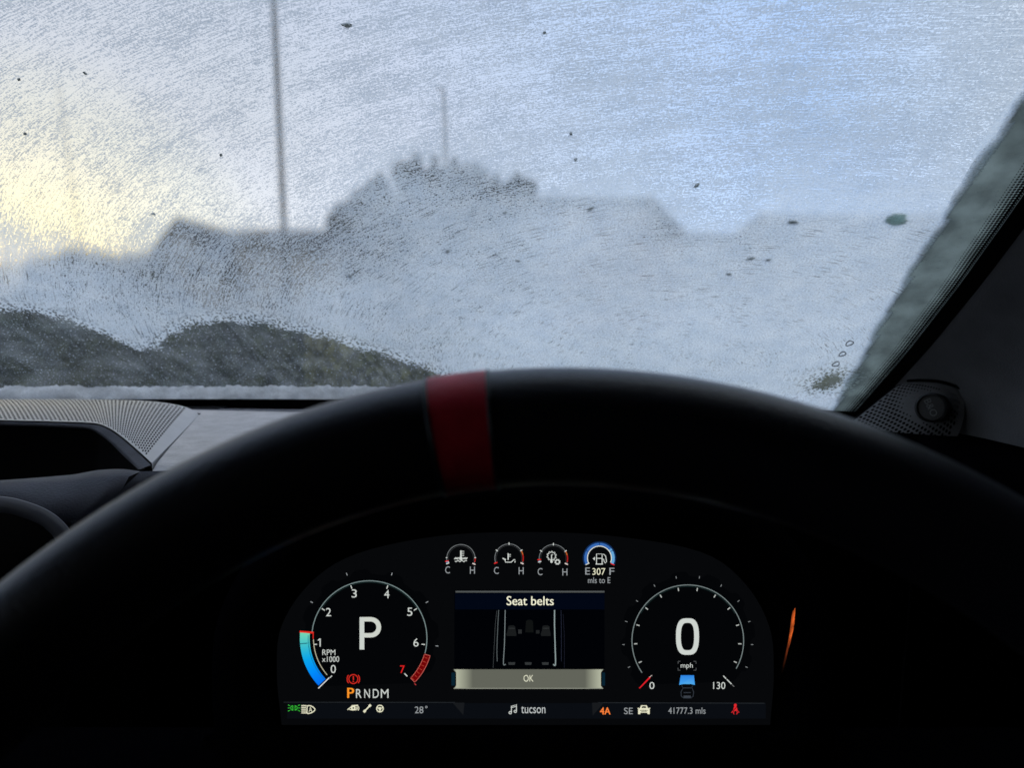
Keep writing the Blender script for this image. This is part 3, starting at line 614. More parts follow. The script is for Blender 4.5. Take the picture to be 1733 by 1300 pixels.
outline = spline([(470, 1226), (462, 1140), (470, 1060), (520, 985), (600, 935), (740, 905), (890, 898), (1040, 905), (1190, 932), (1265, 985), (1308, 1060), (1316, 1140), (1310, 1226)], 5)
outl = [(p[0], p[1]) for p in outline] + [(1310 - 840 * k / 12, 1230) for k in range(13)]
ctr = np.array([890, 1085])
inst = empty('instrument_display', D2(890, 1230), 'lit digital instrument display with two round dials behind the steering wheel', 'instrument display')
r0 = [D2(*p, -.002) for p in outl]; r1 = [D2(*(ctr + (np.array(p) - ctr) * 1.02), .006) for p in outl]
r2 = [D2(*(ctr + (np.array(p) - ctr) * 1.09), .045) for p in outl]; r3 = [D2(*(ctr + (np.array(p) - ctr) * np.array([1.22, 1.52])), .04) for p in outl]; r4 = [D2(*(ctr + (np.array(p) - ctr) * np.array([1.24, 1.54])), -.06) for p in outl]
mb = MB(); mb.grid([r0, r1, r2, r3, r4], closed=True); mb.build('housing', M['black'], inst)
mb = MB(); mb.add([D2(*p, -.001) for p in outl], [range(len(outl))]); 
M['screen'] = mat('black_screen_glass', (0.003, 0.003, 0.004), 0.25, 0.25)
mb.build('screen', M['screen'], inst, smooth=False)
# shroud of the steering column and knee panel below the display
mb = MB()
rows = [[V(px, 1262, .47) + np.array([0, .02, .0]) for px in np.linspace(-300, 2100, 20)], [V(px, 1290, .43) for px in np.linspace(-300, 2100, 20)], [V(px, 1420, .40) for px in np.linspace(-300, 2100, 20)], [V(px, 1700, .40) for px in np.linspace(-300, 2100, 20)]]
mb.grid(rows); mb.build('knee_panel', M['black'], dash)
mb = MB(); rows = []
for i in range(8):
    a = i / 7; c = Cm(.01 + .01 * a, -.215 - .13 * a, .15 + .30 * a); rr = .032 + .012 * a
    rows.append([c + RGT * math.cos(q) * rr * 1.3 + UPV * math.sin(q) * rr * .8 for q in np.linspace(0, 2*math.pi, 21)[:-1]])
mb.grid(rows, closed=True); mb.add(rows[0], [range(20)]); mb.build('column_shroud', M['black'], dash)

# ================================================================== PERFORATED PANELS
OCT = [(math.cos(math.pi/4*k + math.pi/8*0), math.sin(math.pi/4*k)) for k in range(8)]
def perforated(mb, surf, ns, nt_, hole):
    cache = {}
    def vert(a, b):
        k = (round(a * 4), round(b * 4))
        if k not in cache: cache[k] = len(mb.v); mb.v.append(tuple(surf(a / ns, b / nt_)))
        return cache[k]
    sq = [(1, .5), (1, 1), (.5, 1), (0, 1), (0, .5), (0, 0), (.5, 0), (1, 0)]
    for i in range(ns):
        if i % 2:
            for q_ in ([(i, 0), (i + 1, 0), (i + 1, .5), (i + .5, .5), (i, .5)], [(i, nt_ - .5), (i + .5, nt_ - .5), (i + 1, nt_ - .5), (i + 1, nt_), (i, nt_)]):
                mb.f.append([vert(*q) for q in q_]); mb.m.append(0); mb.c.append(None)
        for j0 in range(nt_ - (i % 2)):
            j = j0 + (.5 if i % 2 else 0)
            h = hole((i + .5) / ns, (j + .5) / nt_)
            o_ = [vert(i + a, j + b) for a, b in sq]
            if h <= 0: mb.f.append(o_); mb.m.append(0); mb.c.append(None); continue
            b0 = len(mb.v); 
            for a, b in OCT: mb.v.append(tuple(surf((i + .5 + a * h) / ns, (j + .5 + b * h) / nt_)))
            for k in range(8):
                q = (k + 1) % 8; mb.f.append([o_[k], o_[q], b0 + q, b0 + k]); mb.m.append(0); mb.c.append(None)
def arcparam(P):
    P = np.array(P); d = np.r_[0, np.cumsum(np.linalg.norm(np.diff(P, axis=0), axis=1))]; d /= d[-1]
    return lambda s: np.array([np.interp(s, d, P[:, k]) for k in range(3)])
# dashboard speaker
sp_o = empty('dashboard_speaker', V(120, 790, .7), 'raised speaker with a perforated grey grille on top of the dashboard', 'speaker')
FR = [atY(-230, 705, .735), atY(-120, 708, .732), atY(0, 711, .73), atY(100, 713.5, .722), atY(158, 716, .71), atY(182, 723, .695), atY(205, 738, .675), atY(232, 761, .64), atY(257, 784, .607)]
BK = [atY(-230, 674.5, .905), atY(-120, 675, .905), atY(0, 676, .905), atY(120, 676, .905), atY(215, 677.5, .903), atY(262, 680, .90), atY(298, 685, .897), atY(322, 692, .892), atY(338, 702, .886)]
fr_, bk_ = arcparam(spline(FR, 10)), arcparam(spline(BK, 10))
def surf(s, t):
    a, b = fr_(s), bk_(s); p = a * (1 - t) + b * t; p[2] += .004 * 4 * t * (1 - t) * (1 if s < .75 else (1 - s) / .25); return p
mb = MB(); perforated(mb, surf, 80, 28, lambda s, t: .375 if s < .945 - .0 * t and .03 < t < .97 else 0)
autosmooth(mb.build('grille', M['grille'], sp_o), 60)
mb = MB(); mb.grid([[surf(s, t) - np.array([0, 0, .006]) for s in np.linspace(0, .99, 40)] for t in np.linspace(0.01, 1, 12)]); mb.build('inner_baffle', M['void'], sp_o)
# grille edge, front lip and dark recess below it
e0 = [surf(1, t) for t in np.linspace(0, 1, 16)]; e1 = [p + np.array([.0005, 0, -.014]) for p in e0]
mb = MB(); mb.grid([e0, e1]); bkr = [surf(s, 1) for s in np.linspace(0, 1, 40)]; mb.grid([bkr, [p + np.array([0, .003, -.02]) for p in bkr]]); mb.build('grille_edge', M['grille'], sp_o)
LP = [(-230,717,.733),(-120,718,.730),(0,721,.727),(95,724,.719),(148,727,.707),(166,734,.692),(186,749,.672),(210,773,.637),(234,795,.60)]
l0 = [p + np.array([0, -.0012, -.0014]) for p in spline(FR, 10)]; l1 = spline([atY(*q) for q in LP], 10)
lm = [(a + b) / 2 + np.array([0, -.003, 0]) for a, b in zip(l0, l1)]; l2 = [p + np.array([-.004, .02, -.004]) for p in l1]
mb = MB(); mb.grid([l0, lm, l1, l2]); mb.build('front_lip', M['dash_low'], sp_o)
mb = MB(); mb.grid([[p + np.array([0, .012, -.004]) for p in l1], [p + np.array([-.02, .03, -.09]) for p in l1]]); mb.build('recess', M['void'], sp_o)

# ================================================================== TOUCHSCREEN (its top corner shows low at the left)
ts = empty('touchscreen', V(-60, 1000, .5), 'centre touchscreen with a rounded pale rim, only its upper corner in view', 'touchscreen')
def rr_path(ins, d):
    return [V(-420, 838 + ins, d), V(-250, 837 + ins, d), V(-100, 837.5 + ins, d), V(0, 840 + ins, d), V(45 - ins * .2, 849 + ins, d), V(80 - ins*.45, 863 + ins * .9, d), V(105 - ins * .8, 881 + ins * .7, d), V(122 - ins, 905 + ins * .35, d), V(130 - ins, 940, d), V(134 - ins, 1010, d), V(136 - ins, 1200, d), V(136 - ins, 1500, d)]
q0, q1, q2, q3 = [spline(rr_path(i, d), 6) for i, d in ((0, .515), (1.5, .505), (24, .503), (28, .512))]
M['rim'] = mat('blue_grey_rim', (.07, .075, .10), .45, .5, (40, .1)); mb = MB(); mb.grid([q[:47] for q in (q0, q1, q2, q3)]); mb.build('rim', M['rim'], ts); mb = MB(); mb.grid([q[46:] for q in (q0, q1, q2, q3)]); mb.build('shadowed_rim', M['black'], ts)  # lower side of the rim blackened for the shadow of the wheel
mb = MB(); c_ = V(-420, 1500, .512); mb.add(q3 + [c_], [range(len(q3) + 1)]); mb.build('screen', M['screen'], ts, smooth=False)

# ================================================================== PILLAR SPEAKER
tw = empty('pillar_speaker', V(1560, 760, .74), 'small triangular perforated speaker with a round badge at the foot of the pillar', 'speaker')
A = spline([V(1440, 716, .80), V(1468, 694, .795), V(1500, 668, .785), V(1520, 653, .775), V(1535, 648, .765)], 8)       # edge by the seal
B = spline([V(1560, 800, .755), V(1600, 770, .75), V(1622, 735, .745), V(1632, 700, .74), V(1632, 665, .735)], 8)       # edge by the door
ar, br_ = arcparam(A), arcparam(B)
def surf2(s, t):
    p = ar(s) * (1 - t) + br_(s) * t; return p + np.array([-.2, -1, .5]) * .010 * 4 * t * (1 - t)
bu = V(1577, 690, .745)
def hole2(s, t):
    p = surf2(s, t); d = np.linalg.norm((p - bu)[[0, 2]])
    if d < .0158 or t > .9 or s > .93 or t < .02: return 0
    return .37 * min(1, (d - .0158) / .012 + .45)
mb = MB(); perforated(mb, surf2, 17, 24, hole2); autosmooth(mb.build('grille', M['trim'], tw), 60)
mb = MB(); mb.grid([[surf2(s, t) + np.array([0.002, .012, -.002]) for t in np.linspace(0, 1, 12)] for s in np.linspace(0, 1, 12)]); mb.build('inner_baffle', M['void'], tw)
gapc = spline([surf2(1, t) + np.array([0, -.001, .002]) for t in np.linspace(0, 1, 8)], 4)
mb = MB(); mb.tube(gapc, .0016, 6); mb.build('panel_gap', M['void'], tw)
bn = (EYE - bu); bn /= np.linalg.norm(bn); bn = bn + np.array([-.35, 0, 0]); bn /= np.linalg.norm(bn); bx = np.cross([0, 0, 1.0], bn); bx /= np.linalg.norm(bx); by = np.cross(bn, bx)
def disc(mb, r0, r1, h0, h1, n=28):
    mb.grid([[bu + bn * h0 + (bx * math.cos(a) + by * math.sin(a)) * r0 for a in np.linspace(0, 2*math.pi, n + 1)[:-1]], [bu + bn * h1 + (bx * math.cos(a) + by * math.sin(a)) * r1 for a in np.linspace(0, 2*math.pi, n + 1)[:-1]]], closed=True)
mb = MB(); disc(mb, .0150, .0146, -.012, .004); disc(mb, .0146, .0125, .004, .005); disc(mb, .0125, .0118, .005, .002); disc(mb, .0118, .0001, .002, .0025)
bd = mb.build('badge', mat('badge_black', (.012, .012, .014), .5, .4), tw)

# ================================================================== TEXT AND LIT GRAPHICS
def text_mesh(s):
    c = bpy.data.curves.new('text_source', 'FONT'); c.body = s; c.resolution_u = 4; o = bpy.data.objects.new('text_source', c); COL.objects.link(o)
    dg = bpy.context.evaluated_depsgraph_get(); e = o.evaluated_get(dg); me = e.to_mesh()
    v = np.array([tuple(p.co) for p in me.vertices]); f = [list(p.vertices) for p in me.polygons]; e.to_mesh_clear()
    bpy.data.objects.remove(o); bpy.data.curves.remove(c); return v, f
v_, f_ = text_mesh('B&O'); lo, hi = v_.min(0), v_.max(0); v_ = (v_ - (lo + hi) / 2) / (hi - lo)[0]
mb = MB(); ca, sa = math.cos(R(-62)), math.sin(R(-62)); mb.add([bu + bn * .0032 + (bx * (p[0]*ca - p[1]*sa) + by * (p[0]*sa + p[1]*ca)) * .0175 for p in v_], f_); mb.build('badge_lettering', mat('badge_grey', (.12, .12, .125), .5, .4), bd, smooth=False)

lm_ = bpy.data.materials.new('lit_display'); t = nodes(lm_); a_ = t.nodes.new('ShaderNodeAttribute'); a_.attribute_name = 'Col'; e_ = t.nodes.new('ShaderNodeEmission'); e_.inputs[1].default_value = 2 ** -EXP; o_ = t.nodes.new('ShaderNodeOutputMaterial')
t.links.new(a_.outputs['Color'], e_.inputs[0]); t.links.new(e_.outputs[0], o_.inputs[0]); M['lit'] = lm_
class Gfx:
    K = 0
    def __init__(s): s.mb = MB()
    def lift(s): Gfx.K += 1; return .0006 + Gfx.K * .00001
    def poly(s, P, c):
        l = s.lift(); c = [s2l(q) for q in c] if isinstance(c[0], (tuple, list)) else s2l(c); s.mb.add([D2(*p, l) for p in P], [range(len(P))], col=c)
    def line(s, P, w, c, closed=False):
        P = [np.array(p, float) for p in P]; n = len(P); A = []; B = []
        for i in range(n):
            a = P[i-1] if (i > 0 or closed) else P[i]; b = P[(i+1) % n] if (i < n-1 or closed) else P[i]; d = b - a; d = d / (np.hypot(*d) + 1e-9); q = np.array([-d[1], d[0]]) * w / 2; A.append(P[i] + q); B.append(P[i] - q)
        l = s.lift(); vs = [D2(*p, l) for p in A + B]; m_ = n if closed else n - 1
        s.mb.add(vs, [(i, (i+1) % n, n + (i+1) % n, n + i) for i in range(m_)], col=s2l(c))
    def arc(s, cx, cy, r, a0, a1, w, c, n=40): s.line([(cx + r*math.cos(R(a0 + (a1-a0)*i/n)), cy - r*math.sin(R(a0 + (a1-a0)*i/n))) for i in range(n + 1)], w, c)
    def tick(s, cx, cy, r0, r1, a, w, c): s.line([(cx + r*math.cos(R(a)), cy - r*math.sin(R(a))) for r in (r0, r1)], w, c)
    def rect(s, x0, y0, x1, y1, c): s.poly([(x0, y0), (x0, y1), (x1, y1), (x1, y0)], c)
    def text(s, st, x0, y0, x1, y1, c, bold=0):
        v, f = text_mesh(st); lo, hi = v.min(0), v.max(0); l = s.lift(); d = hi - lo
        for dx in ((0,) if not bold else (-bold, 0, bold)):
            s.mb.add([D2(x0 + (p[0] - lo[0]) / d[0] * (x1 - x0) + dx, y1 - (p[1] - lo[1]) / d[1] * (y1 - y0), l + (dx + bold) * .000008) for p in v], f, col=s2l(c))
    def done(s, name, parent=inst): return s.mb.build(name, M['lit'], parent, smooth=False, col=True)
W_, GR, CRM = (205, 210, 205), (150, 155, 158), (232, 230, 200)
g = Gfx()                                   # glow of the panel behind the graphics
ol = [tuple(ctr + (np.array(p) - ctr) * .985) for p in outl]; g.poly(ol, (7, 8, 10)); g.rect(486, 1191, 1296, 1217, (10, 13, 18))
for cx_, r_ in ((625, 114), (1164, 110)):   # darker toothed discs behind the two dials
    g.poly([(cx_ + (r_ + 4 * math.copysign(min(1, abs(3 * math.sin(12 * q))), math.sin(12 * q))) * math.cos(q), 1082 - (r_ + 4 * math.copysign(min(1, abs(3 * math.sin(12 * q))), math.sin(12 * q))) * math.sin(q)) for q in np.linspace(-.75, math.pi + .75, 120)], (4, 5, 7)); g.done('backlight')
# --- tachometer
g = Gfx(); cx, cy = 625, 1081
g.arc(cx, cy, 97.5, 174, -15, 1.5, (120, 138, 138), 80); g.arc(cx, cy, 95, 150, 30, 1.5, (20, 34, 34), 40)
for i in range(8):
    a = 225 - i * 270 / 7
    if i not in (0, 7): g.tick(cx, cy, 89, 95, a, 1.6, W_)
    if i in (2, 3, 4, 5, 6): g.tick(cx, cy, 113, 117.5, a, 1.3, GR)
g.line([(538, 1084.5), (541.6, 1081.8)], 1.7, W_); g.line([(541.8, 1081.2), (541.8, 1095)], 1.9, W_)
for s_, x, y in (('2', 556, 1036.5), ('3', 599.5, 1005), ('4', 654.5, 1006), ('5', 693.5, 1036), ('6', 704, 1088), ('0', 564, 1133)): g.text(s_, x - 4.4, y - 7, x + 4.4, y + 7, W_)
g.text('7', 677, 1127, 685, 1140, (225, 35, 35)); g.text('RPM', 545.5, 1100, 567.5, 1109.5, W_); g.text('x1000', 545, 1111.5, 574, 1121, W_)
n = 24; cs = [(120, 215, 180), (60, 190, 205), (10, 165, 235), (0, 140, 250), (5, 110, 240)]
def cc(q): q *= 4; i = min(3, int(q)); return tuple(cs[i][k] + (cs[i+1][k] - cs[i][k]) * (q - i) for k in range(3))
for i in range(n):
    a0, a1 = 175 + 48 * i / n, 175 + 48 * (i + 1) / n
    P = [(cx + r * math.cos(R(a)), cy - r * math.sin(R(a))) for r, a in ((117.5, a0), (117.5, a1), (101, a1), (101, a0))]
    g.poly(P, [cc(i / n), cc((i + 1) / n), cc((i + 1) / n), cc(i / n)])
g.arc(cx, cy, 103.5, 177, 222, 1.0, (20, 110, 140)); g.arc(cx, cy, 94.5, 181, 221, 1.3, (190, 185, 160)); g.line([(507, 1069.5), (531, 1071.5)], 3.2, (225, 45, 35)); g.line([(530, 1071), (530, 1082)], 1.6, (215, 40, 35))
g.tick(cx, cy, 95, 121, 224.5, 1.6, (225, 225, 225)); g.tick(cx, cy, 89.5, 94.5, 225, 1.6, W_); g.tick(cx, cy, 105, 119, 184.5, 1.2, (10, 50, 80))
P = [(cx + r * math.cos(R(a)), cy - r * math.sin(R(a))) for r, seq in ((97, range(-16, -45, -2)), (107, range(-44, -14, 2))) for a in seq]; g.poly(P, (112, 4, 8)); g.line(P, 1.0, (200, 95, 85), True)
for a in range(-19, -44, -4): g.tick(cx, cy, 99, 104, a, .8, (180, 70, 50))
g.tick(cx, cy, 84, 91, -45, 1.8, W_); g.tick(cx, cy, 108, 112, -45, 1.3, (190, 60, 60)); g.done('tachometer')
# --- gear position
g = Gfx()
v, f = None, None
def band(P, Q, c):
    l = g.lift(); n = len(P); g.mb.add([D2(*p, l) for p in list(P) + list(Q)], [(i, i+1, n+i+1, n+i) for i in range(n - 1)], col=s2l(c))
g.rect(608.5, 1045, 616.5, 1100, (202, 208, 202))
band(spline([(616.5, 1045), (628, 1045), (636, 1047), (642.5, 1053), (645, 1062), (642.5, 1071.5), (636, 1077.5), (628, 1079.5), (616.5, 1079.5)], 5), spline([(616.5, 1052.5), (627, 1052.5), (631.5, 1053.5), (635.5, 1057), (637, 1062), (635.5, 1067.5), (631.5, 1071), (627, 1072), (616.5, 1072)], 5), (204, 209, 200)); g.done('gear_letter')
g = Gfx(); g.text('P', 588, 1165, 599, 1182, (255, 150, 40), .4)
for s_, a, b in (('R', 602.5, 612), ('N', 616.5, 626), ('D', 631, 641), ('M', 644.5, 657.5)): g.text(s_, a, 1167, b, 1182, W_)
g.done('gear_selector')
g = Gfx(); red = (215, 45, 35); g.arc(598, 1150, 7.6, 0, 360, 1.5, red); g.arc(598, 1150, 10.6, 140, 220, 1.5, red); g.arc(598, 1150, 10.6, -40, 40, 1.5, red); g.line([(598, 1145), (598, 1151.5)], 1.8, red); g.line([(598, 1153), (598, 1155)], 1.8, red); g.done('brake_warning')
# --- speedometer
g = Gfx(); cx, cy = 1164, 1085
g.arc(cx, cy, 94.5, 215, -30, 1.5, (118, 130, 130), 80); g.arc(cx, cy, 92, 150, 30, 1.5, (20, 34, 34), 40)
for i in range(1, 13): a = 225 - i * 270 / 13; g.tick(cx, cy, 85.5, 91, a, 1.8, (180, 184, 180)); g.tick(cx, cy, 107, 111, a, 1.2, (130, 134, 136))
def ov(rx, ry): return [(1163.5 + rx * math.copysign(abs(math.cos(q)) ** .62, math.cos(q)), 1078 - ry * math.copysign(abs(math.sin(q)) ** .82, math.sin(q))) for q in np.linspace(0, 2 * math.pi, 73)]
band(ov(19.5, 31), ov(11.2, 23.2), (205, 211, 206))
g.text('0', 1099, 1155, 1107.5, 1167, W_); g.text('130', 1207, 1155, 1227.5, 1167, W_); g.text('mph', 1152, 1122.5, 1172.5, 1133.5, W_)
for x, sx in ((1147.5, 1), (1178, -1)):
    for y, sy in ((1120, 1), (1135, -1)): g.line([(x + 4*sx, y), (x, y), (x, y + 4*sy)], .9, (95, 98, 100))
g.poly([(1081, 1165.5), (1083, 1166), (1101, 1148), (1099, 1146)], (225, 30, 40)); g.line([(1099, 1147), (1103.5, 1143.5)], 1.3, (190, 175, 170)); g.line([(1224, 1144.5), (1229, 1149.5)], 1.6, W_); g.line([(1230, 1150.5), (1238, 1158.5)], 1.7, W_); g.line([(1239, 1159.5), (1242.5, 1163)], 1.1, (120, 120, 120)); g.done('speedometer')
g = Gfx(); g.poly([(1152, 1143.5), (1149.5, 1160), (1156, 1158.5), (1170, 1158.5), (1176, 1160), (1174.5, 1143.5)], [(45, 130, 225), (70, 165, 240), (80, 170, 235), (80, 170, 235), (70, 165, 240), (45, 130, 225)])
d_ = (48, 54, 62); g.line([(1153, 1179), (1152.5, 1172), (1156, 1165), (1171, 1165), (1174, 1172), (1173, 1179), (1169, 1182), (1157, 1182)], 1.4, d_, True); g.line([(1157, 1173), (1169, 1173)], 1.5, d_); g.rect(1157, 1178, 1169, 1181.5, (60, 66, 74)); g.line([(1154, 1161), (1155, 1164)], 1, d_); g.line([(1172, 1161), (1171, 1164)], 1, d_); g.done('lane_symbol')
# --- four small gauges
def small(name, cx, cy, l, rr, icon, red_=True, full=False, ticks=False, needle=205, blue=0):
    g = Gfx(); r = 24
    if not full:
        g.arc(cx, cy, r, 200, -18, 1.2, (112, 116, 118)); g.arc(cx, cy, r - 2.6, 196, -14, .7, (52, 54, 56)); g.arc(cx, cy, r, 28 if ticks else 4, -14, 2.0, (165, 30, 28)); g.tick(cx, cy, r - 3, r + 2.5, -22, 2, (220, 205, 200))
        if ticks:
            g.arc(cx, cy, r, 30, 14, 2, (185, 95, 45))
            for a in (90, 32, 148): g.tick(cx, cy, r - 1.5, r + 2.5, a, 1.6, W_)
        else: g.tick(cx, cy, r - 1, r + 1.5, 4, 1.6, W_); g.tick(cx, cy, r - 1, r + 1.5, 176, 1.6, W_)
        if blue: g.arc(cx, cy, r, 192, 192 + blue, 3.6, (110, 165, 205)); g.arc(cx, cy, r - 2.5, 190, 194 + blue, 1, W_); g.tick(cx, cy, r - 3, r + 2.5, 196 + blue, 1.6, W_)
        g.tick(cx, cy, r - 3, r + 3, needle, 2.0, (215, 40, 40)); lt = ('C', 'H')
    else:
        g.arc(cx, cy, 27, 205, -25, 2.2, (16, 42, 84)); g.arc(cx, cy, 23.5, 204, 40, 4.6, (54, 104, 178)); g.arc(cx, cy, 23.5, 40, -24, 4.6, (100, 165, 215)); g.arc(cx, cy, 20.3, 206, -22, 1.4, (225, 228, 220))
        for a in (90, 150, 30): g.tick(cx, cy, 21, 26, a, 1, (20, 45, 90))
        g.tick(cx, cy, 19, 26, 206, 1.6, W_); g.tick(cx, cy, 21, 28, -25, 1.8, (215, 40, 40)); lt = ('E', 'F')
    yb_ = cy + 20.5; g.text(lt[0], l[0] - 4, l[1] - 6, l[0] + 4, l[1] + 6, GR); g.text(lt[1], rr[0] - 4.2, rr[1] - 6, rr[0] + 4.2, rr[1] + 6, GR)
    icon(g); return g.done(name)
def wav(g, y, x0, x1, c): g.line([(x0 + (x1 - x0) * i / 20, y + 1.3 * math.sin(i / 20 * 6 * math.pi)) for i in range(21)], 1.3, c)
def ic_cool(g):
    g.line([(780, 932), (780, 946)], 2.4, W_); g.arc(780, 945.5, 1.6, 0, 360, 3, W_, 12)
    for y in (933.5, 937, 940.5): g.line([(781, y), (785.5, y)], 1.2, W_)
    wav(g, 945.5, 769, 776.5, W_); wav(g, 945.5, 783.5, 791, W_); wav(g, 950, 770, 790, W_)
def ic_oil(g):
    g.line([(860, 937), (860, 948)], 2, W_)
    for y in (939, 942): g.line([(861, y), (864.5, y)], 1.1, W_)
    g.line([(854, 946), (855.5, 952), (865, 952), (870, 947.5), (872, 948)], 1.5, W_); g.line([(851, 945.5), (856, 948)], 2.2, W_); g.line([(850.5, 945), (854, 947)], 1.2, W_); g.line([(871.5, 950), (871.5, 952.5)], 1.6, W_)
def gear(g, cx, cy, r, n, c):
    g.line([(cx + (r + (1.0 if (i // 2) % 2 else -.9)) * math.cos(math.pi * i / (2 * n) * 1.0), cy + (r + (1.0 if (i // 2) % 2 else -.9)) * math.sin(math.pi * i / (2 * n) * 1.0)) for i in range(4 * n)], 1.3, c, True)
def ic_trans(g): gear(g, 933.5, 941.5, 7, 10, W_); gear(g, 943.5, 951.5, 3.6, 8, W_); g.line([(933.5, 939), (933.5, 951)], 1.7, W_); g.arc(933.5, 951, 1.2, 0, 360, 2.2, W_, 10); g.line([(933.5, 939), (936, 939)], 1.1, W_)
def ic_fuel(g):
    g.line([(1009.5, 955), (1009.5, 938), (1019, 938), (1019, 955)], 1.5, W_); g.line([(1008, 955.2), (1020.5, 955.2)], 1.6, W_); g.line([(1010, 945.5), (1019, 945.5)], 1.4, W_)
    g.line([(1021, 938), (1025, 941.5), (1026.5, 951), (1024.5, 953.5), (1022.5, 951), (1021.5, 947), (1019, 947)], 1.4, W_); g.poly([(1003, 946), (1007, 943), (1007, 949)], W_)
    g.text('307', 1002.5, 962, 1024.5, 973.5, CRM); g.text('mls to E', 995, 977.5, 1033, 987.5, GR)
small('coolant_gauge', 780, 946, (757.5, 965), (799.5, 965.5), ic_cool, needle=190, blue=4)
small('oil_gauge', 861.5, 945, (840, 966), (882, 966.5), ic_oil, ticks=True, needle=200)
small('transmission_gauge', 936.5, 946, (914, 968), (956, 968.5), ic_trans, ticks=True, needle=184, blue=-3)
small('fuel_gauge', 1014.5, 945, (994.5, 967), (1035.5, 967.5), ic_fuel, full=True)
# --- message panel
g = Gfx(); g.rect(769, 1003, 1023, 1134, (1, 2, 5)); g.rect(770, 1005, 1023, 1032, (2, 7, 20)); g.rect(771, 1000.5, 1023, 1003.5, (78, 82, 82)); g.text('Seat belts', 857.5, 1009.5, 937, 1025, (245, 243, 215), .15)
def pl(P, w, c): g.line(spline(P, 5), w, c)
pl([(855, 1033), (854.5, 1060), (853.5, 1095), (852, 1124), (856, 1125)], 1.3, (120, 130, 132)); pl([(938.5, 1033), (938.5, 1060), (939.5, 1095), (940, 1125), (936, 1125)], 2.0, (140, 155, 155))
pl([(844, 1033), (842.5, 1060), (841, 1100), (841.5, 1120)], 1.1, (90, 98, 100)); pl([(841, 1034), (838.5, 1055), (836.5, 1090), (834.5, 1131)], .8, (60, 64, 66)); pl([(949.5, 1033), (950, 1070), (950, 1120)], .8, (40, 44, 60)); pl([(953, 1040), (955, 1080), (955, 1131)], .7, (30, 32, 44))
sg = (34, 36, 37)
for x in (866, 924): g.poly([(x-6, 1060.5), (x-7, 1068), (x-9, 1074), (x-8, 1077), (x+8, 1077), (x+8, 1073), (x+6.5, 1067), (x+6, 1061), (x+3, 1059), (x-3, 1059)], (26, 28, 29)); g.line([(x-5, 1064), (x+5, 1064)], 1, (52, 55, 56))
g.poly([(890, 1052), (889, 1071), (903, 1071), (902, 1052), (899, 1049.5), (893, 1049.5)], (16, 18, 18)); g.rect(877, 1066, 883, 1073, (42, 44, 45)); g.rect(907, 1067, 913, 1073, (32, 34, 35))
for x in (866, 894, 923): g.poly([(x-6, 1121.5), (x-5, 1126), (x+5, 1126), (x+6, 1121.5)], (50, 53, 54))
g.done('message_panel')
g = Gfx(); e1_, m1, lt_ = (178, 182, 160), (98, 100, 90), (160, 165, 148)
g.rect(800, 1133.5, 990, 1166.5, m1)
for x0_, x1_, xf in ((772, 800, 767.5), (1017, 990, 1021)):
    g.poly([(x0_, 1133.5), (x0_, 1166.5), (x1_, 1166.5), (x1_, 1133.5)], [e1_, e1_, m1, m1]); g.poly([(xf, 1133.5), (x0_, 1139), (x0_, 1133.5)], lt_); g.poly([(xf, 1166.5), (x0_, 1166.5), (x0_, 1161)], lt_)
g.line([(768, 1165.8), (1020, 1165.8)], 1.4, (142, 145, 132)); g.rect(764, 1139, 770, 1161, (8, 34, 48)); g.rect(1019, 1139, 1024, 1161, (8, 34, 48)); g.text('OK', 886, 1143, 903, 1154.5, (225, 225, 200)); g.done('ok_button')
# --- status bar
g = Gfx(); g.line([(480, 1189.3), (770, 1189.6)], 1.2, (36, 40, 44)); g.line([(1012, 1190), (1294, 1191)], 1.2, (36, 40, 44)); g.poly([(766, 1190), (784, 1211), (786, 1190)], (24, 26, 29)); g.poly([(1002, 1190), (1003, 1212), (1022, 1190)], (24, 26, 29))
gn = (60, 205, 60)
for x, sx in ((495.6, 1), (499.4, -1)):       # two lamps back to back, rays outwards
    g.line([(x, 1194.8), (x, 1203.2)], 1.0, gn); g.line(spline([(x, 1195), (x - 2.6*sx, 1196.4), (x - 3.6*sx, 1199), (x - 2.6*sx, 1201.6), (x, 1203)], 3), 1.0, gn)
    for y, dy in ((1195.2, -1.6), (1199, 0), (1202.8, 1.6)): g.line([(x - 4.9*sx, y), (x - 8.2*sx, y + dy)], 1.0, gn)
for i in range(5): g.line([(510, 1195 + 3.1*i), (518 if i not in (0, 4) else 518.6, 1195 + 3.1*i)], 1.6, CRM)
g.line(spline([(520, 1195), (526, 1195.5), (531, 1198.5), (533, 1201.5), (531, 1204.5), (526, 1207.5), (520, 1208), (519.5, 1201.5)], 4), 1.7, CRM, True); g.text('A', 522.5, 1197.5, 528.5, 1206, CRM)
g.line(spline([(588, 1202), (592, 1199), (596, 1196), (601, 1195), (605.5, 1195.5)], 4), 1.5, CRM); g.line([(591, 1201.5), (597, 1202.5), (603, 1202), (603.5, 1198)], 1.6, CRM); g.arc(598, 1199, 2.8, 0, 360, 2.6, CRM, 14); g.arc(602, 1199.5, 3.4, -45, 45, 1.1, CRM, 8); g.arc(602, 1199.5, 5.4, -45, 45, 1.1, CRM, 8); g.line([(595, 1195), (606, 1194.2)], 1.3, CRM)
g.line([(617, 1204.5), (626, 1195)], 2.2, CRM); g.line([(615.5, 1206), (618.5, 1203)], 4, CRM); g.line([(624.5, 1196.5), (627.5, 1193.5)], 4, CRM)
g.arc(643, 1200, 5.6, 0, 360, 1.7, CRM, 24); g.arc(643, 1200, 1.6, 0, 360, 2, CRM, 12); g.line([(638, 1199), (648, 1199)], 1.6, CRM); g.line([(643, 1200), (643, 1205)], 1.8, CRM)
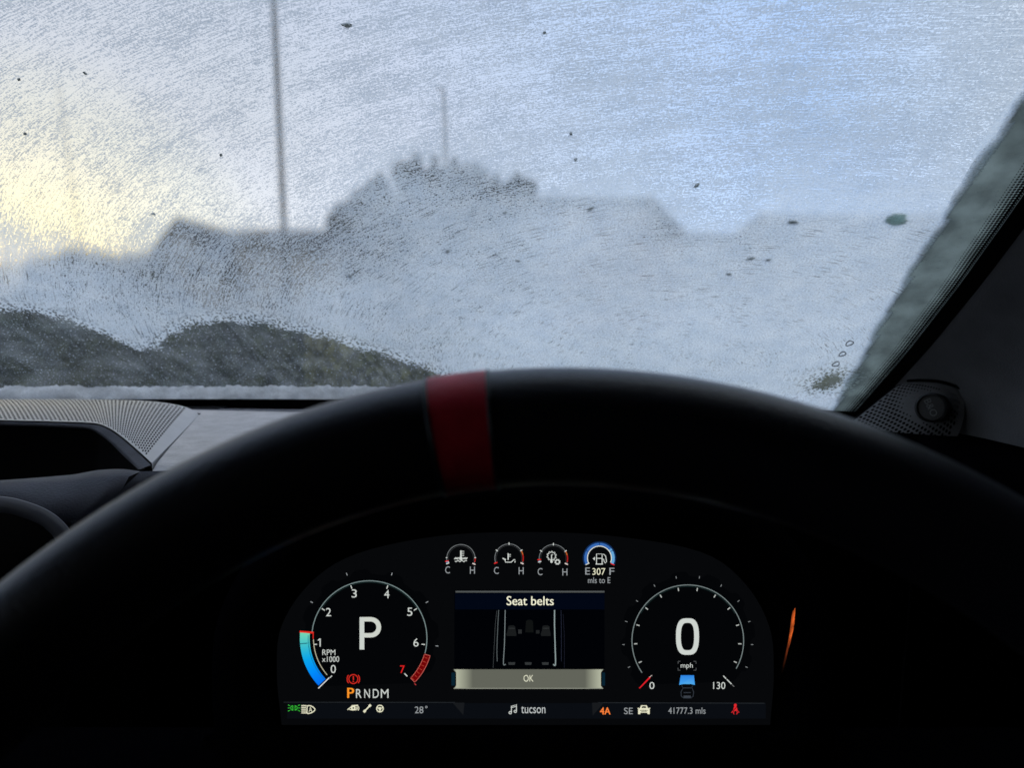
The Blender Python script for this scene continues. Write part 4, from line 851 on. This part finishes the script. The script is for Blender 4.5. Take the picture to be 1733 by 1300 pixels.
g.text('28', 702, 1196.5, 716.5, 1208, GR); g.arc(721.5, 1197.5, 1.5, 0, 360, 1, GR, 12)
g.line([(865.5, 1207), (865.5, 1196), (874, 1193.5), (874, 1204.5)], 1.5, W_); g.arc(863.5, 1207, 2, 0, 360, 1.4, W_, 12); g.arc(872, 1204.8, 2, 0, 360, 1.4, W_, 12); g.line([(865.5, 1198.5), (874, 1196)], 1.2, W_); g.text('tucson', 882, 1196, 923, 1208, (190, 195, 195))
g.text('4A', 1015.5, 1198, 1033, 1210, (255, 130, 60), .3); g.text('SE', 1056, 1198.5, 1071, 1209.5, GR)
g.poly([(1080, 1209.5), (1080, 1201), (1083, 1199), (1085, 1194.5), (1094.5, 1194.5), (1096.5, 1199), (1099.5, 1201), (1099.5, 1209.5), (1096, 1209.5), (1095.5, 1207), (1084, 1207), (1083.5, 1209.5)], CRM); g.poly([(1085.5, 1199), (1087, 1196), (1092.5, 1196), (1094, 1199)], (40, 40, 34)); g.line([(1083, 1203), (1096.5, 1203)], 1.1, (60, 60, 50)); g.line([(1085, 1205), (1094.5, 1205)], .9, (60, 60, 50)); g.line([(1079, 1199.5), (1081.5, 1199.5)], 1.5, CRM); g.line([(1098, 1199.5), (1100.5, 1199.5)], 1.5, CRM)
g.text('41777.3 mls', 1131, 1198, 1194, 1209, GR)
rd = (225, 40, 45); g.arc(1244.5, 1194.3, 1.4, 0, 360, 2.4, rd, 12); g.poly([(1242, 1197), (1240.5, 1204), (1248.5, 1204), (1247, 1197), (1244.5, 1196)], rd); g.line([(1240.5, 1204), (1248.5, 1195.5)], 1.0, (20, 6, 6)); g.line([(1237.8, 1207), (1241, 1203.5)], 1.1, rd); g.line([(1251.2, 1207), (1248, 1203.5)], 1.1, rd); g.line([(1243, 1205.5), (1240.5, 1206.5), (1242.5, 1209.8)], 1.3, rd); g.line([(1246, 1205.5), (1248.5, 1206.5), (1246.5, 1209.8)], 1.3, rd); g.done('status_bar')
# --- orange reflection on the housing side, drawn as glowing strokes
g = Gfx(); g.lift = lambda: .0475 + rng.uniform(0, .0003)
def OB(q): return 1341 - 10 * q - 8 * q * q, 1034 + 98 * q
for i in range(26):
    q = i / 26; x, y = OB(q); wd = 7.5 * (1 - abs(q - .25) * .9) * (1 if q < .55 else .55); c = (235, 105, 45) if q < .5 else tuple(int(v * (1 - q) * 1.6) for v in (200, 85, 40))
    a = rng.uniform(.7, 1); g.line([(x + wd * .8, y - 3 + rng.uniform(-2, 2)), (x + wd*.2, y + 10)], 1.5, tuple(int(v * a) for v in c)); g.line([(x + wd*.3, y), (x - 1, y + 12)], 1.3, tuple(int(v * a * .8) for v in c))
g.done('painted_orange_reflection')

# ================================================================== STEERING WHEEL
WC = Cm(.0098, -.1818, .1362); tl_, yw = R(24.6), R(3.15)
wr = RGT * math.cos(yw) - FWD * math.sin(yw)
_f = RGT * math.sin(yw) + FWD * math.cos(yw)
wu = UPV * math.cos(tl_) + _f * math.sin(tl_); wnn = UPV * math.sin(tl_) - _f * math.cos(tl_)      # wnn points at the driver
sw = empty('steering_wheel', WC, 'black leather steering wheel with a red stripe at the top of its rim', 'steering wheel')
RR, rr0 = .187, .0165
def wheelpt(ph, th, r, sc=1.0):
    a = RR + r * math.cos(th); return WC + wr * a * math.cos(ph) + wu * a * math.sin(ph) + wnn * r * math.sin(th) * sc
def rimpart(a0, a1, r, n): return [[wheelpt(R(a0 + (a1 - a0) * i / n), 2 * math.pi * k / 28, r) for k in range(28)] for i in range(n + 1)]
PH, HW = 98.45, 2.5
mb = MB(); mb.grid(rimpart(PH + HW, PH - HW + 360, rr0, 160), closed=True); mb.build('rim', M['leather'], sw)
mb = MB(); rp_ = rimpart(PH - HW, PH + HW, rr0 + .0003, 10); mb.grid(rp_, closed=True); mb.build('centre_stripe', M['red'], sw)
mb = MB()
for a in (PH - HW, PH + HW): mb.tube([wheelpt(R(a), 2 * math.pi * k / 40, rr0 + .0001) for k in range(41)], .0006, 5)
mb.build('stripe_stitching', M['leather'], sw)
rows = []
for a, h in ((.0, .032), (.035, .032), (.05, .027), (.058, .015), (.06, -.02), (0.03, -.03)):
    rows.append([WC + wr * math.cos(q) * a * 1.2 + wu * math.sin(q) * a * .9 - wu * .02 + wnn * h * .6 for q in np.linspace(0, 2*math.pi, 33)[:-1]])
mb = MB(); mb.grid(rows, closed=True); mb.build('hub', M['black'], sw)
for a in (8, 172, 262, 278):
    p0 = WC + wr * math.cos(R(a)) * .05 + wu * (math.sin(R(a)) * .05 - .02); p1 = wheelpt(R(a - (9 if a < 90 else -9 if a < 200 else 0)), math.pi, rr0 * .6)
    mb = MB(); mb.grid([[p0 * (1 - k / 6) + p1 * k / 6 + wu * w_ * (.024 - .008 * math.sin(k / 6 * math.pi)) * (1 if a < 200 else 0) + wr * w_ * (.012 if a > 200 else 0) + wnn * h for w_, h in ((1, .004), (1, -.006), (-1, -.006), (-1, .004))] for k in range(7)], closed=True); mb.build('spoke', M['leather'], sw)
